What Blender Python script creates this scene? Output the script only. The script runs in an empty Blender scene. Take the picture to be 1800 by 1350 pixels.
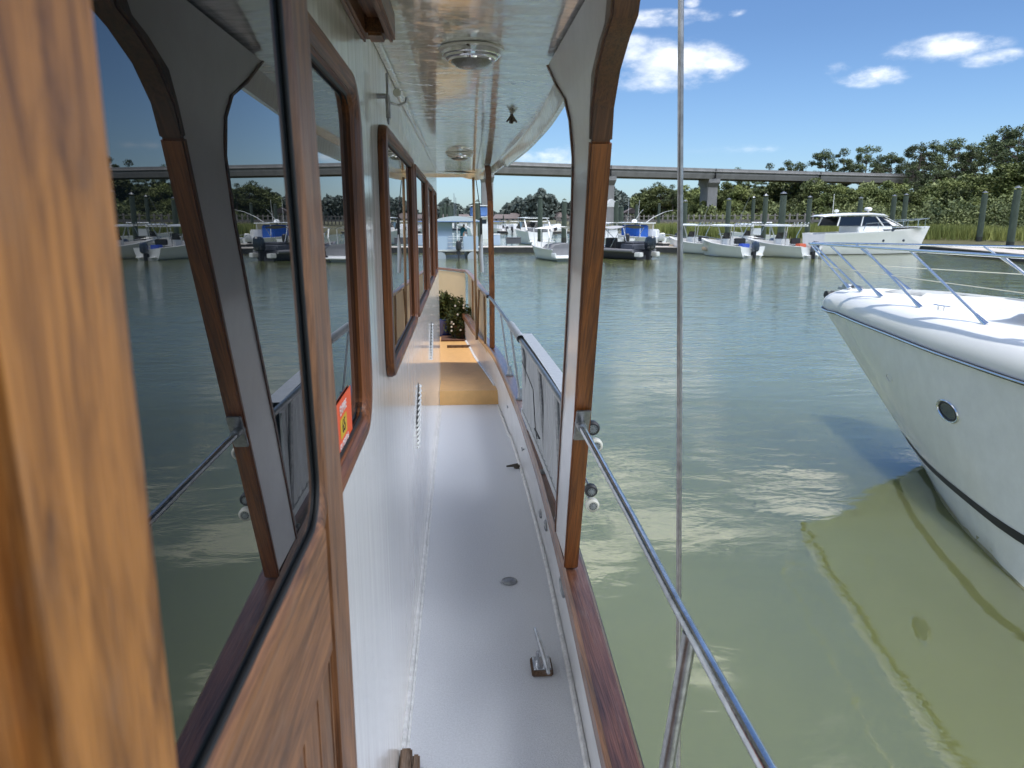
import bpy, bmesh, math, random
from math import radians, sin, cos, pi
from mathutils import Vector, Matrix
import numpy as np
random.seed(7); RNG = np.random.default_rng(7)
SC = bpy.context.scene; COL = SC.collection

# ------------------------------------------------------------------ camera
CZ = 2.6
PITCH = radians(12.49); YAW = radians(3.953)
cam_d = bpy.data.cameras.new('camera'); cam = bpy.data.objects.new('camera', cam_d); COL.objects.link(cam)
cam.location = (0, 0, CZ); cam.rotation_euler = (pi/2 - PITCH, 0, -YAW)
cam_d.sensor_width = 36; cam_d.lens = 26.0; cam_d.clip_start = .02; cam_d.clip_end = 6000
cam_d.dof.use_dof = True; cam_d.dof.focus_distance = 2.6; cam_d.dof.aperture_fstop = 12.0
SC.camera = cam
FW = Vector((sin(YAW)*cos(PITCH), cos(YAW)*cos(PITCH), -sin(PITCH)))
RT = Vector((cos(YAW), -sin(YAW), 0)); UPV = RT.cross(FW)
def ray(px, py): return FW + RT*((px-900)/1300) + UPV*((675-py)/1300)
def G(px, py, z=0.0):
    "ground position (on the level z) of a point seen in the photograph"
    d = ray(px, py); t = (z-CZ)/d.z; return Vector((d.x*t, d.y*t, z))
def AtY(px, py, Y):
    d = ray(px, py); t = Y/d.y; return Vector((d.x*t, Y, CZ+d.z*t))

# ------------------------------------------------------------------ world, sun, exposure
SUN = Vector((-.13, -.05, .98)).normalized()
elev = math.asin(SUN.z); azim = math.atan2(SUN.x, SUN.y)      # clockwise from +Y
W = bpy.data.worlds.new('World'); SC.world = W; W.use_nodes = True
wt = W.node_tree; wt.nodes.clear()
def wn(t, **k):
    n = wt.nodes.new(t)
    for a, b in k.items(): setattr(n, a, b)
    return n
L = wt.links.new
sky = wn('ShaderNodeTexSky', sky_type='NISHITA', sun_disc=False, sun_elevation=elev, sun_rotation=azim,
         altitude=0, air_density=1.0, dust_density=.6, ozone_density=1.6)
bg_sky = wn('ShaderNodeBackground'); bg_sky.inputs['Strength'].default_value = .10
tint = wn('ShaderNodeVectorMath', operation='MULTIPLY'); tint.inputs[1].default_value = (.60, .77, 1.0)
L(sky.outputs[0], tint.inputs[0]); L(tint.outputs[0], bg_sky.inputs[0])
bg_cl = wn('ShaderNodeBackground'); bg_cl.inputs['Strength'].default_value = 1.0
tc = wn('ShaderNodeTexCoord')
sepd = wn('ShaderNodeSeparateXYZ'); L(tc.outputs['Generated'], sepd.inputs[0])
hz = wn('ShaderNodeMapRange'); hz.inputs['From Min'].default_value = .02; hz.inputs['From Max'].default_value = .22; hz.inputs['To Min'].default_value = .118; hz.inputs['To Max'].default_value = .095; L(sepd.outputs['Z'], hz.inputs['Value']); L(hz.outputs[0], bg_sky.inputs['Strength'])
def vmath(op, a, b=None, out=0):
    n = wn('ShaderNodeVectorMath', operation=op); 
    if hasattr(a, 'links'): L(a, n.inputs[0])
    else: n.inputs[0].default_value = a
    if b is not None:
        if hasattr(b, 'links'): L(b, n.inputs[1])
        else: n.inputs[1].default_value = b
    return n.outputs['Value'] if op in ('DOT_PRODUCT', 'LENGTH') else n.outputs[0]
def fm(op, a, b=None, clamp=False):
    n = wn('ShaderNodeMath', operation=op); n.use_clamp = clamp
    for i, v in enumerate((a, b)):
        if v is None: continue
        if hasattr(v, 'links'): L(v, n.inputs[i])
        else: n.inputs[i].default_value = v
    return n.outputs[0]
dirv = vmath('NORMALIZE', tc.outputs['Generated'])
# noise that breaks up the clouds
mp = wn('ShaderNodeMapping'); mp.inputs['Scale'].default_value = (1, 1, 2.2); L(dirv, mp.inputs[0])
nz = wn('ShaderNodeTexNoise'); nz.inputs['Scale'].default_value = 11; nz.inputs['Detail'].default_value = 9
nz.inputs['Roughness'].default_value = .62; L(mp.outputs[0], nz.inputs['Vector'])
# (photo px, photo py) -> direction; half width, half height in degrees
clouds = [(1175,115,5.6,2.3,.95),(1112,95,2.4,1.6,.8),(1255,112,2.8,1.0,.75),(1540,132,3.4,.95,.8),(1478,120,1.8,.7,.6),(1655,86,4.4,1.1,.85),(1735,102,2.6,.7,.65),
          (1300,24,1.1,.45,.6),(1215,5,.9,.5,.5),(960,272,6,1.2,.55),(1350,262,9,.6,.2),(172,112,1.4,.5,.45)]
skyclouds = [(17,22.8,11,2.4,1.1),(25,19,6.5,1.2,1.0),(19,16,2.6,.7,.8),(12,19.3,6,1.5,.9),(9,25.6,6,1.5,.95),(15,13.6,5,.8,.5),(21,32.5,4,1.8,.8),(30.5,38,3.5,4,1.0),(36,14.5,7,1.2,.7),(-8,24,10,3,.8),(40,24,6,2,.7),(-40,30,16,6,1.0)]
fill_clouds = [(78,34,24,15,1.6),(112,40,24,20,1.7),(150,36,30,18,1.5),(-165,36,28,16,1.4),(100,66,30,10,1.3)]  # unseen bright clouds, added beside and behind the view to light the shaded deck
def blob(d, hw, hh, k):
    d = d.normalized(); r = Vector((d.y, -d.x, 0)).normalized(); u = r.cross(d)
    a = fm('DIVIDE', vmath('DOT_PRODUCT', dirv, tuple(r)), math.sin(radians(hw)))
    b = fm('DIVIDE', vmath('DOT_PRODUCT', dirv, tuple(u)), math.sin(radians(hh)))
    front = fm('GREATER_THAN', vmath('DOT_PRODUCT', dirv, tuple(d)), 0.2)
    q = fm('SQRT', fm('ADD', fm('MULTIPLY', a, a), fm('MULTIPLY', b, b)))
    return fm('MULTIPLY', fm('MULTIPLY', fm('SUBTRACT', 1.0, q, True), front), k*1.25)
acc = None
for (px, py, hw, hh, k) in clouds:
    v = blob(ray(px, py), hw, hh, k*.84); acc = v if acc is None else fm('MAXIMUM', acc, v)
for (az, el, hw, hh, k) in skyclouds:
    az = radians(az); el = radians(el)
    v = blob(Vector((sin(az)*cos(el), cos(az)*cos(el), sin(el))), hw, hh, k); acc = fm('MAXIMUM', acc, v)
big = None
for (az, el, hw, hh, k) in fill_clouds:
    az = radians(az); el = radians(el)
    v = blob(Vector((sin(az)*cos(el), cos(az)*cos(el), sin(el))), hw, hh, k); big = v if big is None else fm('MAXIMUM', big, v)
L(fm('ADD', .98, fm('MULTIPLY', big, 3.6)), bg_cl.inputs['Strength'])  # the added clouds shine brighter than the others, as fill light
acc = fm('MAXIMUM', acc, big)
dens = fm('MULTIPLY', fm('ADD', fm('MULTIPLY', acc, .95), fm('MULTIPLY', fm('SUBTRACT', nz.outputs['Fac'], .5), 2.7)), fm('MULTIPLY', acc, 4, True))
mr = wn('ShaderNodeMapRange', interpolation_type='SMOOTHSTEP'); mr.inputs['From Min'].default_value = .06; mr.inputs['From Max'].default_value = 1.0
L(dens, mr.inputs['Value'])
nz2 = wn('ShaderNodeTexNoise'); nz2.inputs['Scale'].default_value = 16; nz2.inputs['Detail'].default_value = 4; L(mp.outputs[0], nz2.inputs['Vector'])
cr = wn('ShaderNodeValToRGB'); cr.color_ramp.elements[0].position = .35; cr.color_ramp.elements[0].color = (.62,.69,.80,1)
cr.color_ramp.elements[1].position = .62; cr.color_ramp.elements[1].color = (.95,.97,1,1); L(nz2.outputs['Fac'], cr.inputs[0]); L(cr.outputs[0], bg_cl.inputs[0])
mxs = wn('ShaderNodeMixShader'); L(mr.outputs[0], mxs.inputs[0]); L(bg_sky.outputs[0], mxs.inputs[1]); L(bg_cl.outputs[0], mxs.inputs[2])
wo = wn('ShaderNodeOutputWorld'); L(mxs.outputs[0], wo.inputs[0])
sd = bpy.data.lights.new('sun', 'SUN'); sd.energy = 2.5; sd.angle = radians(.5); sd.color = (1, .96, .9)
so = bpy.data.objects.new('sun', sd); COL.objects.link(so); so.rotation_euler = SUN.to_track_quat('Z', 'Y').to_euler(); so.location = (0, 0, 60)
SC.view_settings.view_transform = 'Standard'; SC.view_settings.look = 'None'; SC.view_settings.gamma = 1; SC.view_settings.exposure = .55
SC.cycles.use_denoising = True; SC.cycles.max_bounces = 8; SC.cycles.transparent_max_bounces = 12
SC.cycles.sample_clamp_indirect = 6; SC.cycles.caustics_reflective = False; SC.cycles.caustics_refractive = False

# ------------------------------------------------------------------ materials
MATS = {}
def newmat(name):
    m = bpy.data.materials.new(name); m.use_nodes = True; nt = m.node_tree
    return m, nt, nt.nodes['Principled BSDF']
def simple(name, col, rough=.5, metal=0., noise=0., nscale=20., bump=0., bscale=60., coat=0., ior=1.5, stretch=(1,1,1), bdet=5.):
    if name in MATS: return MATS[name]
    m, nt, b = newmat(name); ln = nt.links.new
    b.inputs['Base Color'].default_value = (*col, 1); b.inputs['Roughness'].default_value = rough
    b.inputs['Metallic'].default_value = metal; b.inputs['IOR'].default_value = ior
    if coat: b.inputs['Coat Weight'].default_value = coat; b.inputs['Coat Roughness'].default_value = .06
    if noise or bump:
        t = nt.nodes.new('ShaderNodeTexCoord'); mpn = nt.nodes.new('ShaderNodeMapping'); mpn.inputs['Scale'].default_value = stretch
        ln(t.outputs['Object'], mpn.inputs[0])
    if noise:
        n = nt.nodes.new('ShaderNodeTexNoise'); n.inputs['Scale'].default_value = nscale; n.inputs['Detail'].default_value = 6; n.inputs['Roughness'].default_value = .65
        ln(mpn.outputs[0], n.inputs['Vector'])
        r = nt.nodes.new('ShaderNodeValToRGB'); r.color_ramp.elements[0].position = .3; r.color_ramp.elements[1].position = .7
        r.color_ramp.elements[0].color = (*[c*(1-noise) for c in col], 1); r.color_ramp.elements[1].color = (*[min(1, c*(1+noise*.6)) for c in col], 1)
        ln(n.outputs['Fac'], r.inputs[0]); ln(r.outputs[0], b.inputs['Base Color'])
    if bump:
        n = nt.nodes.new('ShaderNodeTexNoise'); n.inputs['Scale'].default_value = bscale; n.inputs['Detail'].default_value = bdet
        ln(mpn.outputs[0], n.inputs['Vector'])
        bp = nt.nodes.new('ShaderNodeBump'); bp.inputs['Strength'].default_value = 1; bp.inputs['Distance'].default_value = bump
        ln(n.outputs['Fac'], bp.inputs['Height']); ln(bp.outputs[0], b.inputs['Normal'])
    MATS[name] = m; return m
def wood(name, axis, dark, light, rough=.3, coat=.5, weather=0., bump=.0006, rot=0., spec=.5, fine=22, al=1., ac=16., mf=.8):
    "grain runs along the given axis; pores, growth bands, worn grey patches"
    if name in MATS: return MATS[name]
    m, nt, b = newmat(name); ln = nt.links.new; N = nt.nodes.new
    t0 = N('ShaderNodeTexCoord'); t = N('ShaderNodeMapping'); t.inputs['Rotation'].default_value = (radians(rot), 0, 0); ln(t0.outputs['Object'], t.inputs[0])
    sc = {'x': (al, ac, ac), 'y': (ac, al, ac), 'z': (ac, ac, al)}[axis]
    mp = N('ShaderNodeMapping'); mp.inputs['Scale'].default_value = sc; ln(t.outputs[0], mp.inputs[0])
    n1 = N('ShaderNodeTexNoise'); n1.inputs['Scale'].default_value = 3.2; n1.inputs['Detail'].default_value = 7; n1.inputs['Roughness'].default_value = .6; n1.inputs['Distortion'].default_value = .9
    n2 = N('ShaderNodeTexNoise'); n2.inputs['Scale'].default_value = fine; n2.inputs['Detail'].default_value = 4; n2.inputs['Distortion'].default_value = .2
    mp2 = N('ShaderNodeMapping'); mp2.inputs['Scale'].default_value = tuple(s*(1 if s == ac else .25) for s in sc); ln(t.outputs[0], mp2.inputs[0])
    ln(mp.outputs[0], n1.inputs['Vector']); ln(mp2.outputs[0], n2.inputs['Vector'])
    r = N('ShaderNodeValToRGB'); e = r.color_ramp.elements
    e[0].position = .32; e[0].color = (*dark, 1); e[1].position = .68; e[1].color = (*light, 1)
    mid = r.color_ramp.elements.new(.5); mid.color = (*[(a*.4+c*.6) for a, c in zip(dark, light)], 1)
    ln(n1.outputs['Fac'], r.inputs[0])
    r2 = N('ShaderNodeValToRGB'); r2.color_ramp.elements[0].position = .36; r2.color_ramp.elements[0].color = (.42, .36, .32, 1)
    r2.color_ramp.elements[1].position = .56; r2.color_ramp.elements[1].color = (1, 1, 1, 1); ln(n2.outputs['Fac'], r2.inputs[0])
    mx = N('ShaderNodeMix'); mx.data_type = 'RGBA'; mx.blend_type = 'MULTIPLY'; mx.inputs[0].default_value = mf
    ln(r.outputs[0], mx.inputs[6]); ln(r2.outputs[0], mx.inputs[7])
    out = mx.outputs[2]
    n3 = N('ShaderNodeTexNoise'); n3.inputs['Scale'].default_value = 5; n3.inputs['Detail'].default_value = 8; n3.inputs['Roughness'].default_value = .7
    mp3 = N('ShaderNodeMapping'); mp3.inputs['Scale'].default_value = tuple(s**.6 for s in sc); ln(t.outputs[0], mp3.inputs[0]); ln(mp3.outputs[0], n3.inputs['Vector'])
    if weather:
        r3 = N('ShaderNodeValToRGB'); r3.color_ramp.elements[0].position = .62-.2*weather; r3.color_ramp.elements[0].color = (0,0,0,1)
        r3.color_ramp.elements[1].position = .74-.1*weather; r3.color_ramp.elements[1].color = (1,1,1,1); ln(n3.outputs['Fac'], r3.inputs[0])
        mx2 = N('ShaderNodeMix'); mx2.data_type = 'RGBA'; ln(r3.outputs[0], mx2.inputs[0]); ln(out, mx2.inputs[6])
        mx2.inputs[7].default_value = (.27, .21, .17, 1); mm = N('ShaderNodeMath'); mm.operation = 'MULTIPLY'; mm.inputs[1].default_value = .65*weather
        ln(r3.outputs[0], mm.inputs[0]); ln(mm.outputs[0], mx2.inputs[0]); out = mx2.outputs[2]
    ln(out, b.inputs['Base Color'])
    b.inputs['Roughness'].default_value = rough; b.inputs['Coat Weight'].default_value = coat; b.inputs['Specular IOR Level'].default_value = spec
    rr = N('ShaderNodeMapRange'); rr.inputs['To Min'].default_value = .04; rr.inputs['To Max'].default_value = .3; ln(n3.outputs['Fac'], rr.inputs['Value']); ln(rr.outputs[0], b.inputs['Coat Roughness'])
    bp = N('ShaderNodeBump'); bp.inputs['Distance'].default_value = bump; ln(n2.outputs['Fac'], bp.inputs['Height']); ln(bp.outputs[0], b.inputs['Normal'])
    bp2 = N('ShaderNodeBump'); bp2.inputs['Distance'].default_value = bump*3; ln(n3.outputs['Fac'], bp2.inputs['Height']); ln(bp2.outputs[0], b.inputs['Coat Normal'])
    MATS[name] = m; return m
WFRAME = ((.050,.014,.005), (.27,.088,.024))
W_FR = wood('varnished_teak_dark', 'z', *WFRAME, rough=.42, coat=.12, spec=.3)
W_FRY = wood('varnished_teak_dark_along', 'y', *WFRAME, rough=.42, coat=.12, spec=.3)
W_POST = wood('varnished_teak_orange', 'z', (.10,.030,.006), (.29,.092,.016), rough=.4, coat=.3, rot=-27)
W_PDK = wood('varnished_teak_brown', 'z', (.055,.018,.006), (.17,.06,.018), rough=.4, coat=.25, rot=-40)
W_CAP = wood('cap_rail_teak', 'y', (.05,.018,.010), (.19,.075,.04), rough=.4, coat=.95, weather=.35, bump=.0012)
W_CAPS = wood('cap_rail_edge_teak', 'y', (.12,.045,.015), (.34,.14,.05), rough=.4, coat=.6)
W_JAMB = wood('worn_golden_teak', 'z', (.14,.046,.011), (.60,.245,.06), rough=.45, coat=.2, weather=.35, fine=34, al=4., ac=24., mf=.55)
W_DOOR = wood('door_teak', 'z', (.085,.031,.013), (.33,.145,.058), rough=.5, coat=.25, weather=.5, al=2.2, ac=24.)
W_DOORY = wood('door_teak_along', 'y', (.12,.045,.018), (.35,.150,.058), rough=.5, coat=.25, weather=.35, al=2.2, ac=24.)
W_OLD = wood('weathered_teak_block', 'y', (.06,.035,.02), (.22,.13,.075), rough=.7, coat=0, weather=.9)
W_PALE = wood('bright_handrail_wood', 'z', (.16,.085,.03), (.42,.25,.11), rough=.35, coat=.6)
PAINT = simple('glossy_white_paint', (.82,.795,.765), .15, noise=.03, nscale=3, bump=.0022, bscale=1.3, stretch=(1,15,.7), coat=.4, bdet=2.5)
SOFFIT = simple('glossy_white_soffit', (.90,.88,.85), .05, noise=.04, nscale=2, bump=.0085, bscale=1.0, stretch=(8,13,8), coat=1.0, bdet=2.6, ior=1.75)
FASCIA = simple('fascia_white_paint', (.80,.78,.75), .14, noise=.06, nscale=8, bump=.004, bscale=1.2, stretch=(3,14,4), coat=.5, bdet=2)
PWEB = simple('post_white_paint', (.82,.81,.81), .22, noise=.05, nscale=9, bump=.0006, bscale=30, coat=.4)
BULW = simple('bulwark_white_paint', (.78,.78,.78), .3, noise=.10, nscale=7, bump=.0006, bscale=40)
CREAM = simple('cream_panel', (.68,.55,.34), .5, noise=.05, nscale=6)
DECKM = simple('nonskid_deck_paint', (.74,.76,.81), .42, noise=.12, nscale=160, bump=.0035, bscale=300)
TAN = simple('tan_deck_paint', (.68,.40,.155), .45, noise=.10, nscale=14, bump=.0012, bscale=220)
CAULK = simple('white_sealant', (.78,.78,.78), .3, noise=.25, nscale=40, bump=.002, bscale=120)
STEEL = simple('stainless_steel', (.62,.64,.67), .17, metal=1, noise=.3, nscale=30, bump=.0003, bscale=120)
STEELD = simple('dull_stainless_steel', (.36,.37,.38), .38, metal=1, noise=.35, nscale=60)
CHROME = simple('chrome', (.84,.83,.82), .14, metal=1)
BRONZE = simple('dark_bronze', (.10,.085,.07), .4, metal=.7)
BLACK = simple('black_rubber', (.012,.012,.013), .5)
DARK = simple('dark_recess', (.015,.014,.014), .8)
ALU = simple('brushed_aluminium', (.56,.58,.60), .55, metal=.0, noise=.15, nscale=40, stretch=(1,1,.1))
GREYTUBE = simple('grey_pipe_foam', (.42,.44,.46), .6, noise=.1)
CLEAR = simple('clear_acrylic', (.72,.74,.74), .08, coat=.8)
URETH = simple('cream_wheel_urethane', (.55,.53,.45), .5, noise=.08)
def glassmat(name, tint, ior, refl=1.0):
    m, nt, b = newmat(name)
    b.inputs['Base Color'].default_value = (*tint, 1); b.inputs['Roughness'].default_value = .0; b.inputs['IOR'].default_value = ior
    MATS[name] = m; return m
GLASS = glassmat('dark_tinted_glass', (.004,.006,.008), 2.05)
GLASSF = glassmat('boat_window_glass', (.015,.02,.03), 1.7)
LENS = simple('lamp_lens', (.22,.21,.19), .12, coat=.6, bump=.002, bscale=200)
WHITEG = simple('white_gelcoat', (.80,.80,.79), .2, coat=.3, noise=.03, nscale=2)
WHITED = simple('aged_white_gelcoat', (.66,.66,.64), .32, noise=.08, nscale=3)
HULLW = simple('cruiser_hull_gelcoat', (.82,.83,.82), .22, noise=.07, nscale=5, coat=.5, bump=.001, bscale=8)
NAVY = simple('navy_paint', (.02,.03,.05), .3)
GREYC = simple('grey_canvas', (.19,.19,.20), .8, noise=.1, nscale=5)
BLUEC = simple('blue_canvas', (.01,.09,.40), .7, noise=.15, nscale=4)
PALEB = simple('pale_blue_vinyl', (.42,.52,.62), .4)
CUSH = simple('tan_cushion', (.5,.4,.28), .7)
MOTOR = simple('outboard_cowling', (.04,.055,.09), .18, coat=.6)
MOTG = simple('grey_outboard', (.03,.03,.035), .35)
CONC = simple('bridge_concrete', (.27,.26,.25), .8, noise=.22, nscale=.5, stretch=(1,1,.4))
DOCKT = simple('dock_planks', (.44,.40,.36), .8, noise=.25, nscale=1.5)
DOCKS = simple('dock_side', (.035,.035,.035), .7, noise=.4, nscale=2)
PILEM = simple('pile_green_wood', (.055,.075,.055), .8, noise=.45, nscale=3, stretch=(1,1,.3))
PILEB = simple('pile_wet_base', (.02,.022,.018), .6, noise=.3, nscale=4)
BARK = simple('tree_bark', (.11,.085,.07), .9, noise=.4, nscale=2)
MUD = simple('marsh_mud', (.09,.085,.04), .9, noise=.3, nscale=.4)
SOIL = simple('forest_floor', (.035,.045,.02), .95, noise=.4, nscale=.2)
ROOFR = simple('far_roof_brown', (.13,.105,.10), .8); HOUSEW = simple('far_house_wall', (.28,.25,.23), .8); WOODF = simple('boardwalk_grey_wood', (.24,.22,.2), .8, noise=.2, nscale=.5)
SHIRT = simple('teal_shirt', (.02,.13,.16), .8); SKIN = simple('skin', (.45,.25,.17), .6); TROU = simple('grey_trousers', (.08,.09,.1), .8); HAIR = simple('dark_hair', (.02,.015,.01), .7)
ORANGE = simple('orange_card', (.85,.10,.02), .45); YEL = simple('yellow_print', (.65,.42,.02), .5); WPRINT = simple('white_print', (.85,.8,.78), .5)
BLUEPOT = simple('blue_glazed_pot', (.02,.05,.22), .15, coat=.5); TERRA = simple('dark_planter', (.10,.045,.03), .7); FLOWER = simple('white_petals', (.8,.8,.75), .6)
MATM = simple('brown_door_mat', (.12,.05,.025), .8, noise=.3, nscale=30)
def leafmat(name, c1, c2, scale=.45):
    m, nt, b = newmat(name); ln = nt.links.new; N = nt.nodes.new
    t = N('ShaderNodeTexCoord'); n = N('ShaderNodeTexNoise'); n.inputs['Scale'].default_value = scale; n.inputs['Detail'].default_value = 5; n.inputs['Roughness'].default_value = .7
    oi = N('ShaderNodeObjectInfo'); ad = N('ShaderNodeVectorMath'); ad.operation = 'ADD'; ln(t.outputs['Object'], ad.inputs[0])
    ln(oi.outputs['Location'], ad.inputs[1]); ln(ad.outputs[0], n.inputs['Vector'])
    r = N('ShaderNodeValToRGB'); r.color_ramp.elements[0].position = .34; r.color_ramp.elements[0].color = (*c1, 1); r.color_ramp.elements[1].position = .66; r.color_ramp.elements[1].color = (*c2, 1)
    ln(n.outputs['Fac'], r.inputs[0])
    hs = N('ShaderNodeHueSaturation'); mr = N('ShaderNodeMapRange'); mr.inputs['To Min'].default_value = .65; mr.inputs['To Max'].default_value = 1.35
    ln(oi.outputs['Random'], mr.inputs['Value']); ln(mr.outputs[0], hs.inputs['Value']); ln(r.outputs[0], hs.inputs['Color']); ln(hs.outputs[0], b.inputs['Base Color'])
    b.inputs['Roughness'].default_value = .6; b.inputs['Specular IOR Level'].default_value = .25
    b.inputs['Subsurface Weight'].default_value = 0
    MATS[name] = m; return m
PINE = leafmat('pine_needles', (.034,.054,.024), (.150,.180,.078))
OAK = leafmat('oak_leaves', (.034,.055,.018), (.20,.225,.07), .3)
BUSH = leafmat('shrub_leaves', (.028,.046,.018), (.185,.205,.075), .16)
FARL = leafmat('hazed_far_leaves', (.10,.13,.115), (.18,.21,.18), .12)  # greyer and lighter green: distance haze mixed into the leaf colour
GRASS = leafmat('marsh_grass', (.10,.13,.03), (.30,.31,.09), .12)
POTL = leafmat('potted_plant_leaves', (.02,.03,.008), (.10,.12,.03), 9)

# water: turbid green, sky and clouds mirrored, ripples
m, nt, b = newmat('green_water'); ln = nt.links.new; N = nt.nodes.new
t = N('ShaderNodeTexCoord')
def wnoise(sc, sx, sy, det, rg=.5, dist=0.):
    mp = N('ShaderNodeMapping'); mp.inputs['Scale'].default_value = (sx, sy, 1); mp.inputs['Rotation'].default_value = (0, 0, radians(14)); ln(t.outputs['Object'], mp.inputs[0])
    n = N('ShaderNodeTexNoise'); n.inputs['Scale'].default_value = sc; n.inputs['Detail'].default_value = det; n.inputs['Roughness'].default_value = rg; n.inputs['Distortion'].default_value = dist; ln(mp.outputs[0], n.inputs['Vector']); return n.outputs['Fac']
a1 = wnoise(.42, .7, 1.5, 2); a2 = wnoise(2.4, .7, 1.5, 4, .55, .4); a3 = wnoise(.05, 1, 1, 3); 
bp1 = N('ShaderNodeBump'); bp1.inputs['Distance'].default_value = .026; ln(a1, bp1.inputs['Height'])
mrr = N('ShaderNodeMapRange'); mrr.inputs['From Min'].default_value = .35; mrr.inputs['From Max'].default_value = .65; mrr.inputs['To Min'].default_value = .35; mrr.inputs['To Max'].default_value = 1; ln(a3, mrr.inputs['Value'])
gm = N('ShaderNodeNewGeometry'); sp = N('ShaderNodeSeparateXYZ'); ln(gm.outputs['Position'], sp.inputs[0])
mry = N('ShaderNodeMapRange'); mry.inputs['From Min'].default_value = 5; mry.inputs['From Max'].default_value = 30; mry.inputs['To Min'].default_value = .28; mry.inputs['To Max'].default_value = 1.7; ln(sp.outputs['Y'], mry.inputs['Value'])
mu = N('ShaderNodeMath'); mu.operation = 'MULTIPLY'; ln(mrr.outputs[0], mu.inputs[0]); ln(mry.outputs[0], mu.inputs[1])
bp2 = N('ShaderNodeBump'); bp2.inputs['Distance'].default_value = .022; ln(mu.outputs[0], bp2.inputs['Strength']); ln(a2, bp2.inputs['Height']); ln(bp1.outputs[0], bp2.inputs['Normal'])
ln(bp2.outputs[0], b.inputs['Normal'])
murk = wnoise(.35, 1, 1, 5, .6); r = N('ShaderNodeValToRGB'); r.color_ramp.elements[0].position = .3; r.color_ramp.elements[0].color = (.096,.108,.042,1); r.color_ramp.elements[1].position = .75; r.color_ramp.elements[1].color = (.116,.127,.050,1)
ln(murk, r.inputs[0]); ln(r.outputs[0], b.inputs['Base Color'])
b.inputs['Roughness'].default_value = .01; b.inputs['IOR'].default_value = 2.4
b.inputs['Subsurface Weight'].default_value = 1.0; b.subsurface_method = 'BURLEY'; b.inputs['Subsurface Radius'].default_value = (.9, 1.0, .6); b.inputs['Subsurface Scale'].default_value = .6
WATER = m

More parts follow.
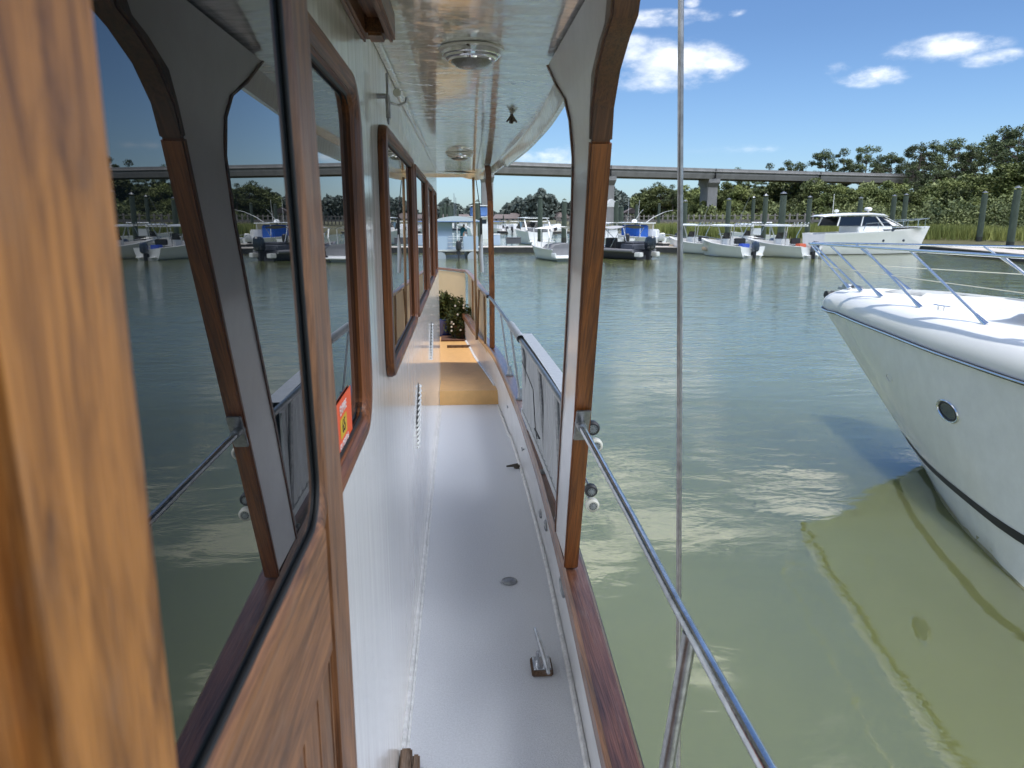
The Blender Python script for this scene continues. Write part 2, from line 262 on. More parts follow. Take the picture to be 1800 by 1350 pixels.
# ------------------------------------------------------------------ helpers
def tag(o, label=None, cat=None, group=None, kind=None):
    if label: o['label'] = label
    if cat: o['category'] = cat
    if group: o['group'] = group
    if kind: o['kind'] = kind
    return o
def thing(name, label, cat, loc=(0,0,0), rz=0., group=None):
    o = bpy.data.objects.new(name, None); COL.objects.link(o); o.empty_display_size = .1
    o.location = loc; o.rotation_euler = (0, 0, rz); return tag(o, label, cat, group)
def copy_tree(o, parent=None):
    c = o.copy(); COL.objects.link(c)
    if parent is not None: c.parent = parent
    for ch in list(o.children): copy_tree(ch, c)
    return c
class MB:
    def __init__(s): s.v = []; s.f = []; s.m = []
    def add(s, vs, fs, mi=0):
        o = len(s.v); s.v += [tuple(p) for p in vs]; s.f += [tuple(i+o for i in q) for q in fs]; s.m += [mi]*len(fs); return s
    def box(s, x0, x1, y0, y1, z0, z1, mi=0):
        v = [(x0,y0,z0),(x1,y0,z0),(x1,y1,z0),(x0,y1,z0),(x0,y0,z1),(x1,y0,z1),(x1,y1,z1),(x0,y1,z1)]
        return s.add(v, [(0,3,2,1),(4,5,6,7),(0,1,5,4),(1,2,6,5),(2,3,7,6),(3,0,4,7)], mi)
    def tube(s, pts, r, n=10, mi=0, cap=True):
        pts = [Vector(p) for p in pts]; rs = r if isinstance(r, (list, tuple)) else [r]*len(pts); rings = []
        up = None
        for i, p in enumerate(pts):
            d = (pts[min(i+1, len(pts)-1)] - pts[max(i-1, 0)]).normalized()
            if up is None: up = d.orthogonal().normalized()
            up = (up - d*up.dot(d)).normalized(); w = d.cross(up)
            rings.append([p + (up*cos(2*pi*k/n) + w*sin(2*pi*k/n))*rs[i] for k in range(n)])
        vs = [q for ring in rings for q in ring]; fs = []
        for i in range(len(pts)-1):
            for k in range(n): a = i*n+k; b2 = i*n+(k+1) % n; fs.append((a, b2, b2+n, a+n))
        if cap: fs.append(tuple(range(n))[::-1]); fs.append(tuple(range((len(pts)-1)*n, len(pts)*n)))
        return s.add(vs, fs, mi)
    def lathe(s, prof, c=(0,0,0), n=24, axis='z', mi=0):
        c = Vector(c); vs = []
        for (r, h) in prof:
            for k in range(n):
                a = 2*pi*k/n; x, y = r*cos(a), r*sin(a)
                q = {'z': (x, y, h), 'x': (h, x, y), 'y': (y, h, x)}[axis]
                vs.append(c+Vector(q))
        fs = []
        for i in range(len(prof)-1):
            for k in range(n): a = i*n+k; b2 = i*n+(k+1) % n; fs.append((a, b2, b2+n, a+n))
        if prof[0][0] > 1e-5: fs.append(tuple(range(n))[::-1])
        if prof[-1][0] > 1e-5: fs.append(tuple(range((len(prof)-1)*n, len(prof)*n)))
        return s.add(vs, fs, mi)
    def grid(s, rows, mi=0, flip=False):
        n = len(rows[0]); vs = [p for r in rows for p in r]; fs = []
        for i in range(len(rows)-1):
            for k in range(n-1):
                a = i*n+k; q = (a, a+1, a+n+1, a+n); fs.append(q[::-1] if flip else q)
        return s.add(vs, fs, mi)
    def prism(s, poly, fn, mi=0):
        "poly: list of 2d points, fn(p, side) -> 3d point for side 0/1"
        n = len(poly); vs = [fn(p, 0) for p in poly]+[fn(p, 1) for p in poly]
        fs = [tuple(range(n))[::-1], tuple(range(n, 2*n))]+[(i, (i+1) % n, n+(i+1) % n, n+i) for i in range(n)]
        return s.add(vs, fs, mi)
    def build(s, name, mats, parent=None, smooth=False, bevel=0., world=False, seg=2, label=None):
        me = bpy.data.meshes.new(name); me.from_pydata(s.v, [], s.f)
        mats = mats if isinstance(mats, (list, tuple)) else [mats]
        for q in mats: me.materials.append(q)
        me.polygons.foreach_set('material_index', s.m)
        bm = bmesh.new(); bm.from_mesh(me); bmesh.ops.remove_doubles(bm, verts=bm.verts, dist=1e-5); bmesh.ops.recalc_face_normals(bm, faces=bm.faces)
        if bevel: bmesh.ops.bevel(bm, geom=[e for e in bm.edges if len(e.link_faces) == 2 and e.calc_face_angle(0) > .6], offset=bevel, segments=seg, affect='EDGES', clamp_overlap=True)
        bm.to_mesh(me); bm.free()
        if smooth or bevel:
            me.polygons.foreach_set('use_smooth', [True]*len(me.polygons)); me.set_sharp_from_angle(angle=radians(38))
        o = bpy.data.objects.new(name, me); COL.objects.link(o)
        if parent is not None:
            o.parent = parent
            if world:
                r = parent
                off = Vector((0,0,0))
                while r is not None: off += r.location; r = r.parent
                o.location = -off
        if label: o['label'] = label
        return o
def interp(tab, x):
    if x <= tab[0][0]: return tab[0][1]
    for (a, b2), (c, d) in zip(tab, tab[1:]):
        if x <= c: return b2+(d-b2)*(x-a)/(c-a)
    return tab[-1][1]
def smooth_tab(tab):
    def f(x): return (interp(tab, x-.25)+2*interp(tab, x)+interp(tab, x+.25))/4
    return f
def frange(a, b2, n): return [a+(b2-a)*i/n for i in range(n+1)]

# ================================================================== SETTING
w = MB(); w.add([(-2500,-600,0),(2500,-600,0),(2500,4500,0),(-2500,4500,0)], [(0,1,2,3)]); o = w.build('water', WATER); tag(o, kind='structure')
# marsh bank and the forest floor behind it (one ground sheet that rises out of the water)
shore = [(-900,520),(-60,520),(9,330),(22,175),(26,98),(33,93),(50,91),(60,80),(66,66),(120,40),(420,10),(900,0)]
rows = []
for (dz, off) in ((-.6, -3), (.15, 0), (.55, 3), (.8, 30), (1.3, 70), (2.5, 130), (3, 420)):
    rows.append([(x+off*.25, y+off, dz) for x, y in shore])
g = MB(); g.grid(rows); o = g.build('ground', MUD, smooth=True); tag(o, kind='structure')

# ================================================================== OWN BOAT
boat = thing('trawler_yacht', 'white and teak trawler with a narrow side deck under a white roof overhang', 'boat', (0, 0, 0))
DZ = 1.1
cap_in = smooth_tab([(-4,.10),(0,.24),(1.26,.283),(2.1,.312),(3.0,.33),(4.2,.325),(5.2,.30),(6.1,.262),(6.8,.19),(7.4,.12),(8.2,.06),(9.4,-.05)])
dk_out = lambda y: cap_in(y)+.045-(.012 if y > 5 else 0)
WX = -.19
Y = frange(-3, 9.6, 84)
# side deck
s = MB(); s.grid([[(WX, y, DZ) for y in Y if y <= 6.05], [(dk_out(y), y, DZ) for y in Y if y <= 6.05]]); s.build('side_deck', DECKM, boat)
# tan foredeck with riser
s = MB(); yy = [5.98]+[y for y in Y if 6.1 < y <= 9.6]
s.grid([[(WX-2.6 if y > 6.52 else WX+.002, y, DZ+.12) for y in yy], [(dk_out(y), y, DZ+.12) for y in yy]])
s.grid([[(WX+.002, 5.98, DZ+.001), (dk_out(5.98), 5.98, DZ+.001)], [(WX+.002, 5.98, DZ+.12), (dk_out(5.98), 5.98, DZ+.12)]])
s.build('raised_foredeck', TAN, boat)
# sealant beads
s = MB(); s.tube([(WX+.016, y, DZ+.001) for y in Y if y < 5.97], .006, 6); s.tube([(WX+.003, y, DZ+.008) for y in Y if y < 5.97], .010, 6); s.build('deck_seam', CAULK, boat, smooth=True)
s = MB(); s.tube([(dk_out(y)-.012, y, DZ+.004) for y in Y if y < 5.97], .010, 6); s.tube([(dk_out(y)-.012, y, DZ+.124) for y in Y if 6 < y < 9], .010, 6); s.build('deck_seam', CAULK, boat, smooth=True)
# bulwark, inner and outer skin down to the water
s = MB(); s.grid([[(dk_out(y)+.001, y, DZ-.005) for y in Y], [(cap_in(y)+.014, y, 1.50) for y in Y], [(cap_in(y)+.055, y, 1.50) for y in Y], [(cap_in(y)+.03, y, .7) for y in Y], [(cap_in(y)-.06, y, .05) for y in Y], [(cap_in(y)-.10, y, -.5) for y in Y]])
s.build('bulwark', BULW, boat, smooth=True)
# cap rail
s = MB()
prof = [(-.004, 1.497), (.066, 1.497), (.070, 1.504), (.070, 1.522), (.062, 1.531), (.004, 1.531), (-.004, 1.524)]
s.grid([[(cap_in(y)+p[0], y, p[1]) for y in Y] for p in prof+[prof[0]]])
s.build('cap_rail', W_CAP, boat, smooth=True)
s = MB(); s.grid([[(cap_in(y)-.0065, y, z) for y in Y] for z in (1.480, 1.524)]); s.grid([[(cap_in(y)-.0065, y, 1.524) for y in Y], [(cap_in(y)+.004, y, 1.5325) for y in Y]]); s.grid([[(cap_in(y)-.0065, y, 1.480) for y in Y], [(cap_in(y)+.014, y, 1.480) for y in Y]]); s.build('cap_rail_edge', W_CAPS, boat, smooth=True)
s = MB(); s.tube([(cap_in(y)+.072, y, 1.502) for y in Y], .006, 8); s.build('rub_strip', BLACK, boat, smooth=True)
# cabin wall (starboard side, front) and house
s = MB()
s.grid([[(WX, y, z) for y in frange(-3, 6.5, 8)] for z in (DZ-.01, 3.06)])
s.grid([[(WX-2.6*k, 6.5, z) for k in (0, 1)] for z in (DZ-.01, 3.06)]); s.grid([[(WX-2.6, y, z) for y in (-3, 6.5)] for z in (DZ-.01, 3.06)]); s.grid([[(WX-2.6*k, -3, z) for k in (0, 1)] for z in (DZ-.01, 3.06)])
s.build('cabin_wall', PAINT, boat)
# roof overhang
roof_x = smooth_tab([(-3,.13),(0,.19),(1.0,.232),(1.98,.272),(2.84,.308),(3.79,.312),(5.18,.272),(6.2,.235),(6.75,.18)])
edge = [(roof_x(y), y) for y in frange(-3, 6.7, 60)]+[(.165,6.85),(.13,6.96),(.06,7.04),(-.05,7.08),(-.2,7.1),(-1.0,7.2),(-2.0,7.15),(-3.1,6.9),(-3.1,-3)]
def ez(y, x): return 2.935+(.02 if y > 5 else 0)+max(0, min(.075, (-x+.12)*.3))*(1 if y > 6.9 else 0)
s = MB(); ns = 60
s.grid([[(WX-2.9, y, 3.012) for y in frange(-3, 6.7, ns)], [(WX, y, 3.012) for y in frange(-3, 6.7, ns)], [(WX+(roof_x(y)-WX)*.55, y, 3.012) for y in frange(-3, 6.7, ns)], [(roof_x(y), y, 3.0) for y in frange(-3, 6.7, ns)]])
s.add([(WX-2.9,6.7,3.012),(WX,6.7,3.012),(roof_x(6.7),6.7,3.0)]+[(x, y, 3.0) for x, y in edge[61:67]], [tuple(range(9))])
s.build('soffit', SOFFIT, boat, smooth=True)
s = MB(); nrm = []
E2 = edge[:-1]
out = []
for i, (x, y) in enumerate(E2):
    a = Vector(E2[max(i-1,0)]); c = Vector(E2[min(i+1, len(E2)-1)]); d = (c-a).normalized(); out.append(Vector((d.y, -d.x)))
def er(off, dz): return [(x+n.x*off, y+n.y*off, dz(y, x) if callable(dz) else dz) for (x, y), n in zip(E2, out)]
s.grid([er(.0, 3.0), er(.008, 2.985), er(.014, lambda y, x: ez(y, x)+.012), er(.020, ez), er(.034, ez), er(.042, lambda y, x: ez(y, x)+.012), er(.04, 3.06), er(.03, 3.14)])
s.build('fascia', FASCIA, boat, smooth=True)
s = MB(); s.add([(x+n.x*.03, y+n.y*.03, 3.14) for (x, y), n in zip(E2, out)]+[(-3.1,-3,3.14)], [tuple(range(len(E2)+1))]); s.build('roof', WHITEG, boat)
# panel joint on the soffit
s = MB(); s.box(WX+.001, WX+.012, -1, 6.5, 2.992, 3.010); s.build('soffit_trim', SOFFIT, boat, bevel=.002)

# windows
def ringpts(y0, y1, z0, z1, r, n=6):
    P = []
    for (cy, cz, a0) in ((y1-r, z1-r, 0), (y0+r, z1-r, 90), (y0+r, z0+r, 180), (y1-r, z0+r, 270)):
        for k in range(n+1):
            a = radians(a0+90*k/n); P.append((cy+r*cos(a), cz+r*sin(a)))
    return P
def make_window(y0, y1, z0, z1, fw, xo, xg, r=.07, label=None, kz=.45):
    R_ = []
    def rp(i): return ringpts(y0+i, y1-i, z0+i*kz, z1-i*kz, max(.012, r-i*.7))
    prof = [(0, WX+.001), (.0, xo-.010), (.008, xo-.002), (fw*.35, xo), (fw*.6, xo-.001), (fw-.02, xo-.008), (fw-.008, xg+.012), (fw, xg+.006), (fw, xg-.002)]
    for (ins, x) in prof:
        q = rp(ins); R_.append([(x, a, c) for a, c in q]+[(x, *q[0])])
    f = MB(); f.grid(R_); fo = f.build('window', [W_FR, W_FRY], boat, smooth=True, label=label)
    for p_ in fo.data.polygons: p_.material_index = 1 if y0+fw*1.1 < p_.center.y < y1-fw*1.1 else 0
    p = MB(); q = rp(fw-.001); p.add([(xg, a, c) for a, c in q], [tuple(range(len(q)))]); p.build('pane', GLASS, fo)
    q = rp(fw-.005); k = MB(); k.tube([(xg+.004, a, c) for a, c in q]+[(xg+.004, *q[0])], .004, 6); k.build('gasket', BLACK, fo, smooth=True)
    return fo
win1 = make_window(.40, 1.385, 2.225, 2.835, .085, -.166, -.184, .10, 'window nearest the door, with an orange card behind its glass')
make_window(1.83, 2.95, 2.205, 2.825, .07, -.168, -.184, .06)
make_window(3.03, 4.08, 2.205, 2.820, .065, -.168, -.184, .05)
make_window(4.15, 5.05, 2.21, 2.815, .065, -.168, -.184, .05)
make_window(5.12, 5.75, 2.21, 2.81, .06, -.168, -.184, .05)
# orange card on the window
card = thing('orange_card', 'orange card with white lettering stuck in the corner of the cabin window', 'card', (-.18, 1.09, 2.25))
s = MB(); s.box(-.1825, -.1815, .97, 1.19, 2.250, 2.338); s.build('sheet', ORANGE, card, world=True)
s = MB(); s.box(-.1813, -.1811, 1.075, 1.135, 2.279, 2.309); s.build('yellow_square', YEL, card, world=True)
def text_mesh(name, txt, size, mat, parent, M, ext=.0003):
    cu = bpy.data.curves.new(name, 'FONT'); cu.body = txt; cu.size = size; cu.extrude = ext; cu.align_x = 'CENTER'; cu.align_y = 'CENTER'
    t0 = bpy.data.objects.new(name, cu); COL.objects.link(t0); dg = bpy.context.evaluated_depsgraph_get()
    me = bpy.data.meshes.new_from_object(t0.evaluated_get(dg)); me.transform(M); me.materials.append(mat)
    bpy.data.objects.remove(t0); ob = bpy.data.objects.new(name, me); COL.objects.link(ob); ob.parent = parent
    ob.location = -parent.location; return ob
RM = Matrix(((0,0,1,0),(1,0,0,0),(0,1,0,0),(0,0,0,1)))   # text lies on a plane facing +X, reading along +Y
for (txt, y, z, sz, mt) in (('EXPIRE', 1.105, 2.322, .021, WPRINT), ('FLORIDA', 1.105, 2.266, .021, WPRINT), ('65', 1.105, 2.294, .030, BLACK)):
    text_mesh('lettering', txt, sz, mt, card, Matrix.Translation((-.1808, y, z)) @ RM)

# sliding door
door = MB(); DX = -.123
door.prism([(.634,1.15),(.728,1.15),(.731,2.3),(.655,3.0),(.579,3.0),(.634,2.35)], lambda p, k: (-.188 if k == 0 else DX, p[0], p[1])); door.build('door', W_DOOR, boat, bevel=.006)
dobj = boat.children[-1]; dobj = [c for c in boat.children if c.name.startswith('door')][0]
s = MB(); s.box(-.188, DX-.001, .12, .6335, 2.206, 2.334); s.build('rail', W_DOORY, dobj, bevel=.004)
s = MB()
yp = .12
while yp < .63: s.box(-.186, DX-.004, yp, min(yp+.053, .6325), 1.15, 2.203); yp += .056
s.build('plank_panel', W_DOOR, dobj, bevel=.0015)
s = MB(); q = ringpts(-.3, .556, 2.366, 3.2, .075, 8)
def bead(y, z): return
R_ = []
for (ins, x) in ((-.004, DX-.012), (-.004, DX+.001), (.003, DX+.003), (.009, DX+.002), (.014, DX-.002), (.016, -.1275)):
    q = ringpts(-.3+ins, .636-ins, 2.331+ins, 3.2-ins, max(.02, .055-ins), 10); R_.append([(x, a, c) for a, c in q]+[(x, *q[0])])
s.grid(R_); mo = s.build('moulding', [W_DOOR, W_DOORY], dobj, smooth=True)
for p_ in mo.data.polygons: p_.material_index = 1 if p_.center.z < 2.36 and p_.center.y < .60 else 0
s = MB(); q = ringpts(-.285, .6205, 2.3465, 3.19, .042, 10); s.tube([(-.1265, a, c) for a, c in q]+[(-.1265, *q[0])], .0022, 8); s.build('gasket', BLACK, dobj, smooth=True)
s = MB(); s.add([(-.128, y, z) for y, z in ((-.3,2.330),(.632,2.330),(.632,3.2),(-.3,3.2))], [(0,1,2,3)]); s.build('pane', GLASS, dobj)
for o_ in [c for c in dobj.children if not c.name.startswith('pane')]:
    for v_ in o_.data.vertices:
        if v_.co.z > 2.35 and v_.co.y > .3: v_.co.y -= .085*(v_.co.z-2.35)
s = MB(); s.box(-.34, -.096, .150, .228, 1.15, 3.0); s.build('door_jamb', W_JAMB, boat, bevel=.009, seg=4)
# wooden box with slot under the overhang, above the door
s = MB(); s.box(-.1895, -.175, .9, 1.60, 2.945, 3.003); s.box(-.138, -.122, .9, 1.60, 2.945, 3.003); s.box(-.1745, -.1385, 1.535, 1.60, 2.945, 3.003); s.box(-.1745, -.1385, .9, .96, 2.945, 3.003); s.box(-.1745, -.1385, .96, 1.535, 2.975, 2.985)
s.build('slotted_teak_box', wood('box_teak', 'y', (.08,.03,.014), (.26,.105,.045), rough=.5, coat=.3, weather=.3), boat, bevel=.006)

# deck lights
def deck_light(x, y, r, z=3.008):
    s = MB(); s.lathe([(r*1.12, z+.002), (r*1.12, z-.003), (r*1.05, z-.004)], (x, y, 0), 40); base = s.build('deck_light', PAINT, boat, smooth=True)
    s = MB(); s.lathe([(r, z-.004), (r, z-.014), (r*.96, z-.016), (r*.92, z-.016), (r*.91, z-.021), (r*.84, z-.024), (r*.80, z-.024), (r*.78, z-.028), (r*.72, z-.028)], (x, y, 0), 40); s.build('chrome_ring', CHROME, base, smooth=True)
    s = MB(); s.lathe([(r*.73, z-.026), (r*.66, z-.033), (r*.5, z-.040), (r*.25, z-.044), (.0001, z-.045)], (x, y, 0), 40); s.build('lens', LENS, base, smooth=True)
    for k in range(3):
        a = 2*pi*k/3+.4; s = MB(); s.lathe([(.0035, z-.0035), (.003, z-.006), (.0001, z-.0062)], (x+r*1.06*cos(a), y+r*1.06*sin(a), 0), 8); s.build('screw', BRONZE, base)
deck_light(.035, 1.95, .072); deck_light(.005, 4.85, .08)
# stay hook on the wall, clear tube, star fitting
s = MB(); s.tube([(WX, 1.86, 2.885), (-.168, 1.86, 2.885)], .006, 10); s.tube([(-.165, 1.86, 2.935), (-.165, 1.86, 2.83)], .0028, 8)
s.tube([(-.165, 1.86, 2.885), (-.163, 1.85, 2.835)], .0055, 8); s.tube([(-.165,1.86,2.872), (-.14,1.87,2.866), (-.125,1.88,2.874), (-.122,1.88,2.885)], .003, 8); s.lathe([(.0001,0),(.008,.002),(.008,.006),(.0001,.008)], (-.168,1.85,2.828), 10, 'x')
s.build('stay_hook', STEELD, boat, smooth=True)
s = MB(); s.tube([(-.152, 1.98, 2.912), (-.152, 3.5, 2.930)], .0105, 12); ct = s.build('clear_tube', CLEAR, boat, smooth=True)
for y in (2.4, 2.9, 3.48): s = MB(); s.lathe([(.0108,-.006),(.0112,-.005),(.0112,.005),(.0108,.006)], (-.152, y, 2.912+(y-1.98)*.0118), 12, 'y'); s.build('tube_ring', STEEL, ct, smooth=True)
s = MB()
for k in range(4):
    a = radians(20+90*k); s.tube([(.21, 3.05, 3.0), (.21+.022*cos(a), 3.05+.022*sin(a), 2.976)], [.006, .003], 8)
s.tube([(.21,3.05,3.006),(.21,3.05,2.97)], .006, 8); s.build('star_fitting', BRONZE, boat, smooth=True)
# louvre vent on wall
for (yc, zc, hy, hz) in ((3.06, 1.79, .22, .11), (4.6, 1.86, .20, .10)):
    s = MB()
    for i in range(-6, 7):
        t_ = i/6.5; w_ = hy*math.sqrt(max(.02, 1-abs(t_)))
        yy0 = yc+t_*hy*.55
        s.tube([(WX+.004, yy0-w_*.42, zc+t_*hz), (WX+.011, yy0, zc+t_*hz), (WX+.004, yy0+w_*.42, zc+t_*hz)], .0042, 6)
    v = s.build('louvre_vent', simple('vent_white_enamel', (.84,.84,.82), .2), boat, smooth=True)
    s = MB(); s.prism([(yc-hy*.15, zc-hz*1.1), (yc+hy*.5, zc-hz*.1), (yc+hy*.15+hy*.3, zc+hz*1.1), (yc-hy*.45, zc+.0)], lambda p, k: (WX+.001+.002*k, p[0], p[1])); s.build('vent_slot', DARK, v)

# ---- support posts
def post(name, aft_out, aft_in, fwd, xin, th=.05, wth=.03, split=None):
    "profiles are (y, z); xin(z) gives the inboard face"
    root = None
    n = len(aft_out)
    for part, rng, mt in (('trim_upper', [i for i in range(n) if aft_out[i][1] >= split-1e-6], W_PDK), ('trim_lower', [i for i in range(n) if aft_out[i][1] <= split+1e-6], W_POST)):
        s = MB(); ro = []
        for i in rng:
            (yo, zo), (yi, zi) = aft_out[i], aft_in[i]
            ro.append([(xin(zo), yo, zo), (xin(zo)+th, yo, zo), (xin(zi)+th, yi, zi), (xin(zi), yi, zi), (xin(zo), yo, zo)])
        s.grid(ro); s.add(ro[0][:4], [(0,1,2,3)]); s.add(ro[-1][:4], [(0,1,2,3)])
        if root is None:
            root = s.build('support_post', mt, boat, bevel=.004)
        else: s.build('lower_trim', mt, root, bevel=.004)
    s = MB(); poly = [(y, z) for y, z in aft_in]+[(y, z) for y, z in fwd[::-1]]
    m_ = len(aft_in); ro = [[], [], [], []]
    zs = sorted(set([z for _, z in aft_in+fwd])); A = sorted([(z, y) for y, z in aft_in]); F = sorted([(z, y) for y, z in fwd])
    for z in frange(max(A[0][0], F[0][0]), min(A[-1][0], F[-1][0]), 26):
        ya, yf = interp(A, z)-.004, interp(F, z)
        for k, (x, y) in enumerate(((xin(z)+.010, ya), (xin(z)+.010, yf), (xin(z)+.010+wth, yf), (xin(z)+.010+wth, ya))): ro[k].append((x, y, z))
    s.grid(ro+[ro[0]]); s.build('web_panel', PWEB, root, smooth=False)
    s = MB(); s.grid([[(xin(z)+.006+k*.038, y+d, z) for y, z in fwd] for k, d in ((0,0),(0,.014),(1,.014),(1,0),(0,0))]); s.build('forward_trim', W_PDK, root)
    return root
xin1 = lambda z: interp([(1.5,.311),(2.08,.289),(2.45,.268),(2.75,.252),(2.88,.234),(3.0,.222)], z)
ao = [(2.12,1.533),(1.98,1.81),(1.843,2.077),(1.637,2.449),(1.50,2.70),(1.475,2.747),(1.43,2.80),(1.35,2.85),(1.26,2.884),(1.20,2.90),(1.17,2.93),(1.18,2.995)]
ai = [(y+.016+(.03 if z > 2.84 else 0), z+.006) for y, z in ao]
fw = [(2.40,1.535),(2.28,1.77),(2.156,2.009),(1.90,2.425),(1.80,2.60),(1.745,2.74),(1.735,2.82),(1.77,2.87),(1.88,2.915),(2.02,2.99)]
p1 = post('support_post', ao, ai, fw, xin1, th=.044, split=2.747)
p1['label'] = 'near varnished post with white web, carrying a steel rail bracket'
dy = 3.98
xin2 = lambda z: xin1(z)+interp([(1.5,-.072),(2.95,-.032)], z)
p2 = post('support_post', [(y*.55+ .45*1.6+dy+.35, z) for y, z in ao], [(y*.55+.45*1.6+dy+.35, z) for y, z in ai], [(y*.55+.45*1.6+dy+.33, z) for y, z in fw], xin2, th=.044, split=2.747)
# rail, bracket, brace at the gate
gr = MB(); bx = .303
gr.tube([(bx, 1.82, 2.085), (bx-.001, 1.6, 2.083), (.298, 1.2, 2.082), (.290, .9, 2.084), (.285, .5, 2.088)], .0088, 14)
gate = gr.build('gate_rail', STEEL, boat, smooth=True)
gb = MB(); gb.tube([(.289, .845, 2.08), (.273, .86, 1.88), (.262, .88, 1.66), (.30, .88, 1.532)], .0100, 12); gb.build('rail_brace', STEELD, gate, smooth=True)
s = MB(); pts = [(1.665, 2.13), (1.71, 2.05)]
s.prism([(xin1(2.1)+.002, 2.035), (xin1(2.1)+.038, 2.035), (xin1(2.1)+.038, 2.128), (xin1(2.1)+.002, 2.128)], lambda p, k: (p[0], 1.838-.012*k-(p[1]-2.077)*.55, p[1])); s.lathe([(.0125,-.05),(.0125,.01)], (bx, 1.835, 2.085), 12, 'y')
s.build('rail_bracket', STEELD, gate, bevel=.002)
# vertical thin pole outboard
s = MB(); a = Vector((.424,1.5,3.02)); c = Vector((.492,1.5,1.549)); d = (c-a)/(1.471); s.tube([a-d*1.5, a, c, c+d*1.35], .0058, 10)
tag(s.build('vertical_pole', simple('pole_metal', (.34,.33,.32), .35, metal=.8, noise=.4, nscale=30), smooth=True), 'thin grey metal pole standing upright just outboard of the diagonal steel rail', 'pole')

# ---- side rail with stanchions
tr = smooth_tab([(1.9,.335),(2.4,.33),(3.0,.325),(3.7,.307),(4.37,.292),(5.1,.273),(6.0,.24),(6.6,.20),(7.4,.17),(8.3,.135),(9.28,.075)])
trz = smooth_tab([(1.9,2.02),(3,2.0),(5,1.985),(6.5,1.985),(9.3,1.985)])
s = MB(); s.tube([(tr(y), y, trz(y)) for y in frange(2.0, 6.2, 30)], .011, 12); hr = s.build('handrail', STEELD, boat, smooth=True)
s = MB(); yy = frange(6.1, 9.25, 20)
P = [(tr(y), y, trz(y)) for y in yy]+[(.05, 9.34, 1.98), (-.29, 9.95, 1.975), (-1.2, 11.0, 1.97)]
s.grid([[(p[0]+dx, p[1]+dy2, p[2]+dz) for p in P] for dx, dy2, dz in ((-.022,0,-.012),(.022,.02,-.012),(.022,.02,.010),(.012,.012,.016),(-.012,-.012,.016),(-.022,0,.010),(-.022,0,-.012))]); s.build('front_handrail', W_CAPS, boat, smooth=True)
for i, y in enumerate((2.5, 3.03, 3.70, 4.37, 5.09)):
    s = MB(); xb = cap_in(y)+.032 if y > 2.6 else cap_in(y)+.035
    s.tube([(xb, y, 1.53), (tr(y), y, trz(y)-.008)], .0085 if i < 3 else .007, 12)
    st = s.build('stanchion', STEELD, boat, smooth=True)
    s = MB(); s.box(xb-.026, xb+.026, y-.022, y+.022, 1.532, 1.542); s.lathe([(.018,1.541),(.015,1.565),(.012,1.60)], (xb, y, 0), 12); s.build('base_plate', STEELD, st, bevel=.002)
for (x, y, z0) in ((.13, 8.35, 1.35), (.155, 7.2, 1.50), (.205, 6.55, 1.52), (.02, 9.4, 1.3)):
    s = MB(); s.tube([(x+.005, y, z0), (tr(y) if y < 9.3 else x+.01, y, 1.975)], .010, 10); s.build('wooden_stanchion', W_PALE, boat, smooth=True)
s = MB(); s.tube([(.144, 6.9, 1.5), (.128, 6.9, 2.975)], .0125, 12); s.build('corner_pole', W_PALE, boat, smooth=True)
s = MB(); s.grid([[(-.75, 10.3, z), (-.29, 9.92, z), (.06, 9.3, z)] for z in (1.22, 1.955)]); s.grid([[(tr(y)+.012, y, z) for y in (9.25, 8.4, 7.3, 6.45)] for z in (1.45, 1.955)]); s.build('weather_panel', CREAM, boat)
# grey foam sleeve
s = MB(); s.tube([(tr(y)+.002, y, trz(y)+.004) for y in (3.78, 3.9, 4.1, 4.3, 4.38)], [.021,.023,.022,.022,.02], 14, cap=False); s.build('rail_sleeve', GREYTUBE, boat, smooth=True)
# deck fittings
cl = MB(); cl.box(.220,.292,2.20,2.29,DZ+.001,DZ+.022); cb = cl.build('deck_cleat', W_OLD, boat, bevel=.004, label='steel cleat on a small wooden pad')
s = MB(); s.box(.226,.286,2.207,2.283,DZ+.022,DZ+.026)
for x in (.232,.280):
    for y in (2.213,2.277): s.lathe([(.005,DZ+.026),(.005,DZ+.029),(.0001,DZ+.031)], (x,y,0), 10)
s.tube([(.240,2.245,DZ+.026),(.243,2.245,DZ+.07)], .006, 10); s.tube([(.268,2.245,DZ+.026),(.262,2.245,DZ+.07)], .006, 10)
s.tube([(.266,2.13,DZ+.062),(.262,2.18,DZ+.075),(.256,2.245,DZ+.082),(.250,2.31,DZ+.085),(.246,2.37,DZ+.080)], [.006,.009,.011,.009,.006], 12)
s.build('horn', STEEL, cb, smooth=True)
s = MB(); s.lathe([(.034,DZ+.001),(.034,DZ+.005),(.030,DZ+.008),(.026,DZ+.009),(.024,DZ+.007),(.012,DZ+.007),(.010,DZ+.009),(.0001,DZ+.009)], (.188,2.88,0), 28); s.build('deck_filler', STEELD, boat, smooth=True)
s = MB(); s.box(-.196+.008,-.155,1.66,1.83,DZ+.001,DZ+.05); s.box(-.1535,-.133,1.66,1.81,DZ+.001,DZ+.045); s.box(-.1315,-.122,1.66,1.78,DZ+.001,DZ+.03); s.build('wooden_step_block', W_OLD, boat, bevel=.005)
for (y, z, a_, b_) in ((2.36, 1.345, .055, .020), (3.0, 1.30, .04, .014), (3.25, 1.25, .03, .012)):
    x = cap_in(y)+.014+(1.5-z)*.078
    s = MB(); s.lathe([(1, .001), (1, .006), (.8, .009), (.72, .004), (.0001, .002)], (0,0,0), 26, 'x')
    s.v = [(x-p[0]-.0, y+p[1]*a_, z+p[2]*b_*1.6) for p in s.v]; s.build('hull_fairlead', STEELD, boat, smooth=True)
